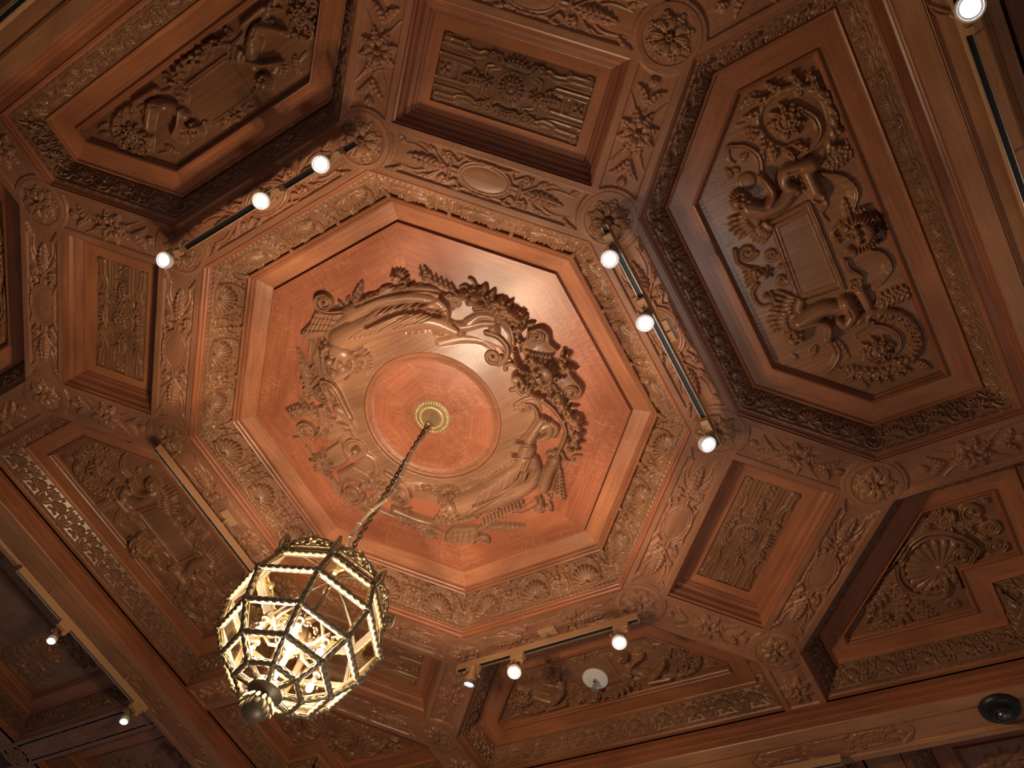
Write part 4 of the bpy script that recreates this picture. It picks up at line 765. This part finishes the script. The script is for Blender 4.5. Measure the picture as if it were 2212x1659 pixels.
    R.poly(c3(700, 1000, 900, 900, 1080, 990, 1200, 1120, 1000, 1110, 840, 1080, 740, 1180), .034, .02); R.poly(c3(540, 760, 740, 620, 830, 880, 700, 960), .024, .01); R.tube(cr(c3(640, 1090, 700, 1180, 720, 1290)), .011, .006, .024)
    for k in range(6): leaf(c3, 330+k*12, 690+k*24, 350+k*12, 740+k*22, .010, .024, 0, 0, 0); leaf(c3, 620+k*18, 1080+k*38, 645+k*16, 1150+k*34, .012, .026, 0, .1, 0)
    for k in range(12): a = k*PI/6; p = S(c3, 540, 885); r = .062+.022*((k*5) % 3); R.leaf((p[0]+.01*math.cos(a), p[1]+.01*math.sin(a)), (p[0]+r*math.cos(a), p[1]+r*math.sin(a)), .013, .045, 0, .15, 4)
    for q in ((460, 970), (600, 1030), (480, 820), (540, 900)): p = S(c3, *q); R.flower(*p, .026, 6, .040); R.dome(*p, .008, h=.055)
    # mask of the left side and its wing
    R.dome(*S(c3, 930, 720), .076, h=.040, p=.35); R.ribbon(circ((*S(c3, 930, 720), 0), .062, 30)[:, :2], .012, None, .052); R.face(*S(c3, 950, 715), .040, math.atan2(-.4, 1), .085, hair=False)
    for k in range(8): leaf(c3, 930-k*8, 600-k*8, 660+k*24, 360+k*8, .013, .050, 0, .12, 3)
    R.tube(cr(c3(1060, 520, 1100, 640, 1200, 760, 1300, 800)), .020, .014, .035); R.tube(cr(c3(1060, 780, 1160, 850, 1180, 1000, 1080, 1060)), .032, .020, .045); R.fruit(c3(1100, 580, 1150, 650, 1200, 690), .010, 8, .04, 0, 8, .006, .009); leaf(c3, 1200, 820, 1320, 800, .014, .03)
    R.tube(cr(c3(720, 250, 860, 340, 980, 500, 1090, 480)), .040, .014, .045); R.volute(*S(c3, 548, 65), .064, .9, 1.7, -1, .018, .062, lead=c3(880, 340, 800, 200, 720, 40, 640, -60, 540, -80)); acanthus(R, c3(560, 200, 560, 330, 600, 400, 500, 560), .012, .006, .040, 6, 0, .026)
    R.volute(*S(c3, 320, 500), .052, .6, 1.7, -1, .015, .055, lead=c3(520, 230, 540, 340, 530, 480, 440, 600)); acanthus(R, c3(480, 350, 380, 270, 260, 270, 180, 300), .014, .007, .050, 7, 0, .030); leaf(c3, 300, 200, 225, 100, .012, .03); leaf(c3, 270, 590, 155, 600, .012, .03); leaf(c3, 360, 160, 300, 20, .014, .03)
    R.tube(cr(c3(330, -20, 290, 120, 280, 240)), .007, .004, .022); R.poly(c3(560, 560, 700, 300, 760, 400, 800, 560, 700, 640, 560, 660), .026, .012)
    for q in ((340, 1640, 250, 1260), (370, 1500, 465, 1330), (390, 1650, 490, 1510), (300, 1560, 250, 1540), (330, 1420, 210, 1170), (350, 1700, 280, 1650)): leaf(c1, *q, .020, .034)
    R.tube(cr(c1(385, 1090, 350, 1350, 320, 1640)), .009, .006, .022); R.tube(cr(c1(420, 1090, 390, 1200, 360, 1330)), .007, .005, .020); acanthus(R, c1(340, 1380, 350, 1500, 360, 1640)+c3(380, 60), .010, .006, .034, 7, 0, .026)
    # nothing over the disc in the middle
    r = np.hypot(R.X, R.Y); R.H = np.where(r < .399, 0, np.minimum(R.H, .040+np.clip((r-.405)/.05, 0, 1)*.08)); return R
t = thing('carved_medallion', 'large round wood carving of reclining figures, masks, fruit and scrolls', 'wood carving')
link('figure_carving', medallion().surf('figure_carving', M['carve'], .240, cut=.0012, rnd=.0004, sink=.003, blur=2), t, (0, 0, 0))
t = thing('centre_disc', 'smooth round oak disc with a beaded rim, around the brass canopy of the lantern', 'ceiling disc')
mb = MB(); mb.lathe([(.001, .26), (.402, .26), (.403, .222), (.398, .208), (.388, .203), (.380, .207), (.376, .214), (.372, .211), (.367, .214), (.355, .219)], n=120); mb.build('rim', M['frame'], t)
co, f, uv = [], [], []
for i in range(8):
    a0 = i*PI/4+.25; n = 12; v0 = len(co); am = a0+PI/8
    for rr_ in (.005, .12, .24, .356):
        for j in range(n+1):
            a = a0+j*PI/4/n; x, y = rr_*math.cos(a), rr_*math.sin(a); co.append((x, y, .2195-.010*(1-(rr_/.356)**2))); uv.append((-x*math.sin(am)+y*math.cos(am)+i*2.1, x*math.cos(am)+y*math.sin(am)))
    for k in range(3):
        for j in range(n): q = v0+k*(n+1)+j; f.append((q, q+1, q+n+2, q+n+1))
link('veneer', mesh('veneer', co, np.array(f)[:, ::-1], M['panel'], uv), t, (0, 0, 0))
mb = MB()
for i in range(150): a = i*2*PI/150; mb.ball((.3655*math.cos(a), .3655*math.sin(a), .2135), .0055, n=6)
mb.build('beading', M['carve'], t)
# ---------------------------------------------------------------- lighting tracks, plates and spotlights
def rail(p0, p1, z, lab, hang=()):
    p0, p1 = B_(p0, float), B_(p1, float); L = float(np.linalg.norm(p1-p0)); d = (p1-p0)/L; t = thing('track_rail', lab, 'lighting track', (*((p0+p1)/2), 0), math.atan2(d[1], d[0]), 'lighting tracks')
    mb = MB(); w, h = .034, .048
    for s in (-1, 1): mb.box((0, s*(w/2-.003), z+h/2), (L, .006, h))
    mb.box((0, 0, z+h-.003), (L, w-.011, .006)); mb.box((-L/2+.003, 0, z+h/2+.004), (.006, w-.011, h-.010)); mb.box((L/2-.003, 0, z+h/2+.004), (.006, w-.011, h-.010)); mb.build('housing', M['tan'], t, smooth=False)
    mb = MB(); mb.box((0, 0, z+.012), (L-.012, .0205, .014)); mb.build('slot', M['black'], t, smooth=False)
    mb = MB(); [mb.box((0, s*.0125, z+.002), (L-.004, .0028, .008)) for s in (-1, 1)]; mb.build('metal_edge', M['steel'], t, smooth=False)
    for u in hang:
        mb = MB(); mb.tube([(u, 0, z+h-.002), (u, 0, .004)], .004); mb.ball((u, 0, 0), .012, (1, 1, .4)); mb.build('hanger', M['tan'], t)
    return t
def plate(x, y, a, z, lab):
    t = thing('junction_plate', lab, 'wall plate', (x, y, 0), a, 'tan plates above the tracks'); mb = MB(); mb.box((0, 0, -.004), (.115, .056, .022)); mb.build('cover', M['tan'], t, smooth=False)
    mb = MB(); [mb.ball((s*.040, 0, -.016), .004) for s in (-1, 1)]; mb.build('screws', M['steel'], t)
    mb = MB(); mb.tube([(0, 0, -.01), (0, .012, -.03), (0, .004, z+.045)], .005); mb.build('bracket', M['tan'], t)
ZR = -.140
rail((.630, -k8), (-.590, -k8), ZR, 'tan lighting track with a black slot and three lamps, upper left of the octagon', (-.5, .5))
rail((k8, -.615), (k8, .605), ZR, 'tan lighting track with a long black slot and three lamps, right of the octagon', (-.5, .5))
rail((.605, k8), (-.613, k8), ZR, 'tan lighting track seen from its side, with three lamps, at the bottom of the octagon', (-.5, 0, .5))
rail((-k8, -.612), (-k8, .61), ZR, 'tan lighting track with a bright metal edge running down behind the lantern', (-.5, .5))
plate(0, -k8, 0, ZR, 'small tan plate behind the middle lamp of the upper left track'); plate(k8, 0, PI/2, ZR, 'small tan plate beside the right-hand track'); plate(0, k8, 0, ZR, 'small tan plate above the hanging bottom track'); plate(-k8, 0, PI/2, ZR, 'small tan plate right of the bright-edged lower left track')
zb = -.185; P = lambda x, y, z=zb: at(x, y, z)
a0, a1 = P(2090, 55), P(2215, 440); xr = (a0[0]+a1[0])/2; rail((xr, -.95), (xr, .30), zb, 'lighting track on the right-hand beam, running down from the brightest lamp', (.3, -.3))
xl = (P(100, 1310)[0]+P(340, 1570)[0])/2; rail((xl, -.30), (xl, 1.02), zb, 'lighting track with small lamps on the left beam, in the bottom left corner', (.4, -.4))
yt = P(30, 15)[1]; rail((P(0, 45)[0]-.3, yt), (P(55, 0)[0]+.2, yt), zb, 'dark lighting track in the extreme top left corner', ())
yb_ = P(1775, 1657)[1]; rail((.55, yb_), (1.25, yb_), zb, 'short black end of a lighting track at the bottom edge, below the oval cartouche', ())
plate(2.97, -.15, PI/2, zb, 'small tan plate on the right-hand beam at the right edge')
def spot(px, py, z, aim, lab, rz, em='lamp', r=.040, zrail=ZR, off=(0, 0)):
    x, y = at(px, py, z-H*0); aim = B_(aim, float); aim /= np.linalg.norm(aim); t = thing('spotlight', lab, 'spotlight', (x, y, 0), 0, 'track spotlights')
    f = B_((0, 0, z)); F = lambda s: f-aim*s; rc, rs = math.cos(rz), math.sin(rz); ox, oy = off
    mb = MB(); mb.lathe([(.001, .115), (.013, .115), (.016, .105), (.017, .080), (.024, .062), (r*.93, .030), (r, .022), (r, .002), (r*.9, .0)], f, 28, ax=-aim); mb.build('lamp_body', M['tan'], t)
    mb = MB(); mb.lathe([(.001, -.003), (r*.5, -.0025), (r*.88, .0005), (r*.88, .003), (.001, .003)], f, 28, ax=-aim); mb.build('lens', M[em], t)
    mb = MB(); mb.lathe([(r*.88, -.001), (r*.9, -.004), (r*1.04, -.004), (r*1.06, .006), (r*1.04, .018), (r*1.0, .019)], f, 28, ax=-aim); mb.build('rim', M['steel'] if em == 'dim' else M['white'], t)
    R = ((rc, -rs, 0), (rs, rc, 0), (0, 0, 1)); mb = MB(); mb.box((ox, oy, zrail-.018), (.090, .036, .036), R); mb.box((ox+.03*rc, oy+.03*rs, zrail-.045), (.026, .022, .024), R); mb.build('adapter', M['tan'], t, smooth=False)
    q = F(.060); n = np.cross(aim, (0, 0, 1)); n = B_((-rs, rc, 0)) if np.linalg.norm(n) < .15 else n/np.linalg.norm(n); top = B_((ox, oy, zrail-.036)); mb = MB()
    for s in (-1, 1): mb.tube([top+n*s*.012, top+n*s*.030+(q-top)*.35, q+n*s*(r+.004)], .0035, 6)
    mb.ball(q+n*(r+.006), .008); mb.ball(q-n*(r+.006), .008); mb.build('yoke', M['tan'], t)
    l = bpy.data.lights.new('spot_spill', 'SPOT'); l.energy = 6 if em == 'lamp' else 2; l.color = (1, .88, .74); l.spot_size = 1.6; l.spot_blend = .6; l.shadow_soft_size = .03
    o = bpy.data.objects.new('spot_spill', l); C.objects.link(o); o.parent = t; o.location = f+aim*.012; o.rotation_euler = Vector(aim).to_track_quat('-Z', 'Y').to_euler()
for i, (px, py, aim, lab) in enumerate(((693, 355, (.25, .15, -1), 'lit spotlight nearest the rosette on the upper left track'), (564, 434, (.25, .1, -1), 'lit spotlight in the middle of the upper left track'), (354, 562, (.2, -.3, -1), 'lit spotlight at the lower end of the upper left track, over the left coffer'))):
    x, y = at(px, py, -.24); spot(px, py, -.24, aim, lab, 0, off=(.045 if i < 2 else .03, -k8-y))
for i, (px, py, aim, lab) in enumerate(((1317, 560, (.1, -.1, -1), 'lit spotlight at the upper end of the right-hand track'), (1393, 698, (.15, .05, -1), 'lit spotlight in the middle of the right-hand track'), (1529, 960, (.45, .1, -1), 'lit spotlight at the lower end of the right-hand track, with its round white body showing'))):
    x, y = at(px, py, -.24); spot(px, py, -.24, aim, lab, PI/2, off=(k8-x, -.045))
for i, (px, py, aim, lab, em) in enumerate(((1013, 1478, (-.22, .30, -1), 'dim spotlight seen from the side at the left end of the hanging bottom track', 'dim'), (1111, 1452, (.25, -.35, -1), 'lit spotlight second from the left on the hanging bottom track', 'lamp'), (1338, 1388, (.3, -.3, -1), 'lit spotlight at the right end of the hanging bottom track', 'lamp'))):
    x, y = at(px, py, -.275); spot(px, py, -.275, aim, lab, 0, em, off=(0, k8-y))
x, y = at(2096, 16, -.27); spot(2096, 16, -.27, (-.1, -.1, -1), 'brightest spotlight, at the top right corner of the picture', PI/2, r=.048, zrail=zb, off=(xr-x, .05))
for px, py, lab in ((111, 1384, 'small lit spotlight on the left beam, beside the plain tablet'), (268, 1558, 'small lit spotlight on the left beam, nearest the bottom edge')):
    x, y = at(px, py, -.27); spot(px, py, -.27, (.35, .1, -1), lab, PI/2, r=.030, zrail=zb, off=(xl-x, -.03))

# ---------------------------------------------------------------- sprinkler and dome camera
x, y = at(1286, 1467, .18); t = thing('fire_sprinkler', 'white round sprinkler plate with a chrome head on the tablet of the bottom hexagonal coffer', 'sprinkler', (x, y, 0))
mb = MB(); mb.lathe([(.001, .192), (.083, .192), (.084, .180), (.080, .174), (.050, .171), (.036, .172), (.034, .178), (.001, .178)], n=48); mb.build('escutcheon', M['white'], t)
mb = MB(); mb.lathe([(.001, .182), (.014, .182), (.014, .152), (.010, .147), (.010, .127), (.001, .127)], n=16); mb.tube([(.010, 0, .142), (.016, 0, .117), (.006, 0, .097)], .003); mb.tube([(-.010, 0, .142), (-.016, 0, .117), (-.006, 0, .097)], .003); mb.lathe([(.001, .098), (.020, .096), (.020, .093), (.001, .093)], n=16); mb.build('sprinkler_head', M['steel'], t)
x, y = at(2160, 1530, -.11); t = thing('dome_camera', 'black dome security camera with a clear bubble under the bottom beam, at the right edge', 'security camera', (x, y, 0))
mb = MB(); mb.lathe([(.001, -.088), (.098, -.088), (.102, -.098), (.100, -.120), (.086, -.135), (.066, -.139), (.001, -.137)], n=48); mb.build('base', M['black'], t)
mb = MB(); a = np.linspace(0, PI/2, 10); mb.lathe([(max(.001, .060*math.cos(q)), -.136-.060*math.sin(q)) for q in a], n=32); mb.build('bubble', M['dome'], t)
mb = MB(); mb.ball((0, 0, -.150), .030); mb.lathe([(.001, -.02), (.014, -.02), (.014, .02), (.001, .02)], (.015, -.01, -.165), 16, ax=(.5, -.4, -1)); mb.build('camera_module', M['steel'], t)

# ---------------------------------------------------------------- the lantern
L = thing('hanging_lantern', 'large faceted brass and glass lantern with six lit bulbs on a long chain', 'lantern', (0, 0, 0))
mb = MB(); mb.lathe([(.001, .235), (.104, .235), (.110, .226), (.108, .212), (.098, .206), (.088, .214), (.080, .208), (.074, .198), (.070, .196), (.060, .198), (.055, .194), (.050, .180), (.038, .160), (.022, .148), (.016, .143), (.013, .130), (.015, .124), (.008, .118), (.001, .118)], n=72, lob=lambda i, th: .07*np.cos(24*th) if 11 < i < 14 else 0*th)
for i in range(36): a = i*2*PI/36; mb.ball((.093*math.cos(a), .093*math.sin(a), .209), .0095, (1, 1, .9), 8)
mb.build('ceiling_canopy', M['canopybrass'], L)
mb = MB(); z = .122; i = 0
while z > -1.27:
    th = np.linspace(0, 2*PI, 15)[:-1]; lx, lz = .011*np.sin(th), .021*np.cos(th); p = np.stack([lx, 0*lx, lz+z-.021], 1) if i % 2 else np.stack([0*lx, lx, lz+z-.021], 1)
    mb.tube(np.vstack([p, p[:1]]), .0038, 6); z -= .0315; i += 1
mb.build('chain', M['dbrass'], L)
zz = np.linspace(.125, -1.22, 110); amp = .022+.022*np.clip(-zz, 0, 1); mb = MB(); ph = .6*np.sin(zz*9)+zz*1.6
mb.tube(np.stack([amp*np.cos(ph+.6), amp*np.sin(ph+.6), zz], 1), .0095, 8); mb.tube(np.array(cr([(.03, .02, -1.02), (.075, .03, -1.08), (.085, -.01, -1.16), (.03, -.03, -1.20)])) if False else np.array([(.03, .02, -1.00), (.062, .03, -1.04), (.078, .02, -1.10), (.070, 0, -1.16), (.03, -.02, -1.19)]), .0062, 8)
for q in zz[::9]: k = .6*math.sin(q*9)+q*1.6+.6; a_ = .022+.022*min(1, max(0, -q)); mb.ball((a_*math.cos(k), a_*math.sin(k), q), .0115, (1, 1, .6), 8)
mb.build('power_cord', M['cord'], L)
PH = math.radians(272.02); RG = [(.058, -1.815), (.128, -1.800), (.212, -1.738), (.278, -1.640), (.312, -1.500), (.268, -1.360)]
nd = lambda r, z, k: B_((r*math.cos(PH+k*PI/4), r*math.sin(PH+k*PI/4), z))
bars = MB(); came = MB(); back = MB(); CC = B_((0, 0, -1.58))
def bar(p, q, r=.0115):
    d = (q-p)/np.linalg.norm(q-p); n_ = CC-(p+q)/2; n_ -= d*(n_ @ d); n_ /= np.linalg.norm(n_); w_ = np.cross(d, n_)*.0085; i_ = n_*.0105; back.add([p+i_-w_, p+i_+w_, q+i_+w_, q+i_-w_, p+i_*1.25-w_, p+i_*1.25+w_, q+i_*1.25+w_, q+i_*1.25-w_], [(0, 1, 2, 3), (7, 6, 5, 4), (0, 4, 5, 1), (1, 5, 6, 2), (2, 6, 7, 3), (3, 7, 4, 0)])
    n = max(6, int(np.linalg.norm(q-p)/.0035)); bars.tube(p[None]+(q-p)[None]*np.linspace(0, 1, n)[:, None], r, 12, .10, .030)
for k in range(8):
    for j in range(5): bar(nd(*RG[j], k), nd(*RG[j+1], k), .0105 if j else .009)
    for j in range(1, 6): bar(nd(*RG[j], k), nd(*RG[j], k+1)); bars.ball(nd(*RG[j], k), .0160, n=10)
    bar(nd(.262, -1.347, k), nd(.262, -1.347, k+1), .008)
bars.build('twisted_frame', M['dbrass'], L); back.build('added_light_shield', M['shield'], L, smooth=False)  # dark strips added behind the twisted bars to block the bulb light
for k in range(8):
    for j in range(5):
        q = [nd(*RG[j], k), nd(*RG[j], k+1), nd(*RG[j+1], k+1), nd(*RG[j+1], k)]; c = sum(q)/4; q = [c+(p-c)*(1-.016/max(.03, np.linalg.norm(p-c))) for p in q]; n = np.cross(q[1]-q[0], q[3]-q[0]); n /= np.linalg.norm(n); n *= np.sign(n @ (c-B_((0, 0, -1.58))))
        m_ = MB(); i_ = [c+(p-c)*.80 for p in q]; m_.add([p-n*.002 for p in q]+[p+n*.001 for p in q]+[p+n*.005 for p in i_], [(3, 2, 1, 0), (0, 1, 5, 4), (1, 2, 6, 5), (2, 3, 7, 6), (3, 0, 4, 7), (4, 5, 9, 8), (5, 6, 10, 9), (6, 7, 11, 10), (7, 4, 8, 11), (8, 9, 10, 11)]); m_.build('glass_pane', M['glass'], L, smooth=False)
        for a_, b_ in zip(q, q[1:]+q[:1]): came.tube([a_, b_], .0022, 5)
came.build('gilt_edges', M['gold'], L)
# crown of scrolls around the open top
mb = MB()
for k in range(8):
    a, b = nd(.262, -1.340, k), nd(.262, -1.340, k+1); e = (b-a)/np.linalg.norm(b-a); W_ = np.linalg.norm(b-a); mid = (a+b)/2; out = mid*(1, 1, 0); out /= np.linalg.norm(out); up = B_((0, 0, 1.))
    mb.tube([a+up*.012, b+up*.012], .007, 8); mb.tube([a+up*.030+out*.006, b+up*.030+out*.006], .004, 6)
    for s in (-1, 1):
        for cx, r, a_0 in ((.045, .020, 0), (.078, .014, PI)):
            th = np.linspace(0, 2.6*PI, 26); rr = r*(1-th/(3.2*PI)); mb.tube([mid+e*s*(cx+rr_*math.cos(q+a_0))+up*(.040+rr_*math.sin(q))+out*.010 for q, rr_ in zip(th, rr)], .0052, 6)
        mb.ball(mid+e*s*.022+up*.046+out*.012, .011, (1, 1, 1), 8); mb.tube([mid+e*s*.09+up*.030, mid+e*s*.060+up*.058+out*.012, mid+e*s*.020+up*.066+out*.014, mid+up*.078+out*.010], [.004, .007, .006, .003], 6)
    mb.ball(mid+up*.070+out*.012, .014, (1, 1, 1.5), 10); c = nd(.268, -1.325, k); mb.ball(c, .020, (1, 1, 1.2), 10); mb.ball(c+B_((c[0], c[1], 0))*.06+up*.032, .013, (1, 1, 1.5), 10); mb.tube([c+up*.02, c*(1.10, 1.10, 1)+up*.045, c*(1.12, 1.12, 1)-up*.005, c*(1.06, 1.06, 1)-up*.045], [.010, .009, .007, .004], 8)
mb.build('crown', M['brass'], L)
# suspension hooks, centre stem and arms
mb = MB()
for k in range(0, 8, 2): p = nd(.262, -1.335, k); mb.tube([p, p*(.75, .75, 1)+(0, 0, .055), p*(.4, .4, 1)+(0, 0, .10), p*(.1, .1, 1)+(0, 0, .12)], [.006, .008, .006, .005], 8)
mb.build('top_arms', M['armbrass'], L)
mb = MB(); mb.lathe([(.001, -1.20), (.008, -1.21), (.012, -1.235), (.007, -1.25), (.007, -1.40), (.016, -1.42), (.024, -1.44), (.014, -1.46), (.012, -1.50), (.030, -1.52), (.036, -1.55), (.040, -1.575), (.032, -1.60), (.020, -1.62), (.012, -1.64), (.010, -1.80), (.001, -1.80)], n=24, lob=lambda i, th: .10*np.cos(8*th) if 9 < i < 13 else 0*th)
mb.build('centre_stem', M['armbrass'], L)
for i, deg in enumerate((-98, -41, 8, -153, 87, 150)):
    a = math.radians(deg); u = B_((math.cos(a), math.sin(a), 0)); w_ = B_((-u[1], u[0], 0)); q = lambda r, z: u*r+B_((0, 0, z)); R0, Z0 = .150, -1.665
    arm = MB(); arm.tube([q(.03, -1.57), q(.06, -1.60), q(.095, -1.60), q(.125, -1.57), q(.150, -1.56), q(.158, -1.585), q(R0, -1.605)], [.008, .008, .007, .007, .006, .006, .008], 8); arm.lathe([(.001, .012), (.015, .010), (.016, .0), (.010, -.006), (.010, -.026), (.001, -.026)], q(R0, -1.600), 16)
    for k in range(7): f_ = (k-3)*.30; arm.tube([q(.120, -1.565), q(.118, -1.545)+w_*.022*math.sin(f_), q(.095, -1.505+.012*abs(f_))+w_*.062*math.sin(f_)], [.006, .008, .002], 6)
    for s in (-1, 1): th = np.linspace(0, 2.4*PI, 20); arm.tube([q(.09, -1.555)+w_*s*(.018+.016*(1-v/9)*math.cos(v))+B_((0, 0, .016*(1-v/9)*math.sin(v))) for v in th], .004, 6)
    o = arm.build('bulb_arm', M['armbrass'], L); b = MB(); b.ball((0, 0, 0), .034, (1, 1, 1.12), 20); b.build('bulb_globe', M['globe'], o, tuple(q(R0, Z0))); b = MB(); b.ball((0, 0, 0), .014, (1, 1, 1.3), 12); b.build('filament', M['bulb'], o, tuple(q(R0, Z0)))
    l = bpy.data.lights.new('bulb_light', 'POINT'); l.energy = 100; l.color = (1, .84, .68); l.shadow_soft_size = .018; ob = bpy.data.objects.new('bulb_light', l); C.objects.link(ob); ob.parent = o; ob.location = tuple(q(R0, Z0-.0))
mb = MB(); mb.lathe([(.001, -1.800), (.060, -1.800), (.068, -1.812), (.066, -1.826), (.052, -1.832), (.046, -1.842), (.030, -1.848), (.024, -1.858), (.034, -1.866), (.001, -1.868)], n=40)
mb.build('bottom_cap', M['dbrass'], L)
mb = MB(); mb.lathe([(max(.001, .047*math.sin(q)), -1.896+.047*math.cos(q)) for q in np.linspace(.3, PI, 12)], n=40, lob=lambda i, th: .035*np.abs(np.cos(7*th))-.02)
for k in range(14): a = k*2*PI/14; mb.tube([(.026*math.cos(a), .026*math.sin(a), -1.858), (.046*math.cos(a), .046*math.sin(a), -1.866), (.058*math.cos(a), .058*math.sin(a), -1.884), (.062*math.cos(a), .062*math.sin(a), -1.892)], [.006, .008, .007, .003], 6)
mb.build('finial', M['dbrass'], L)
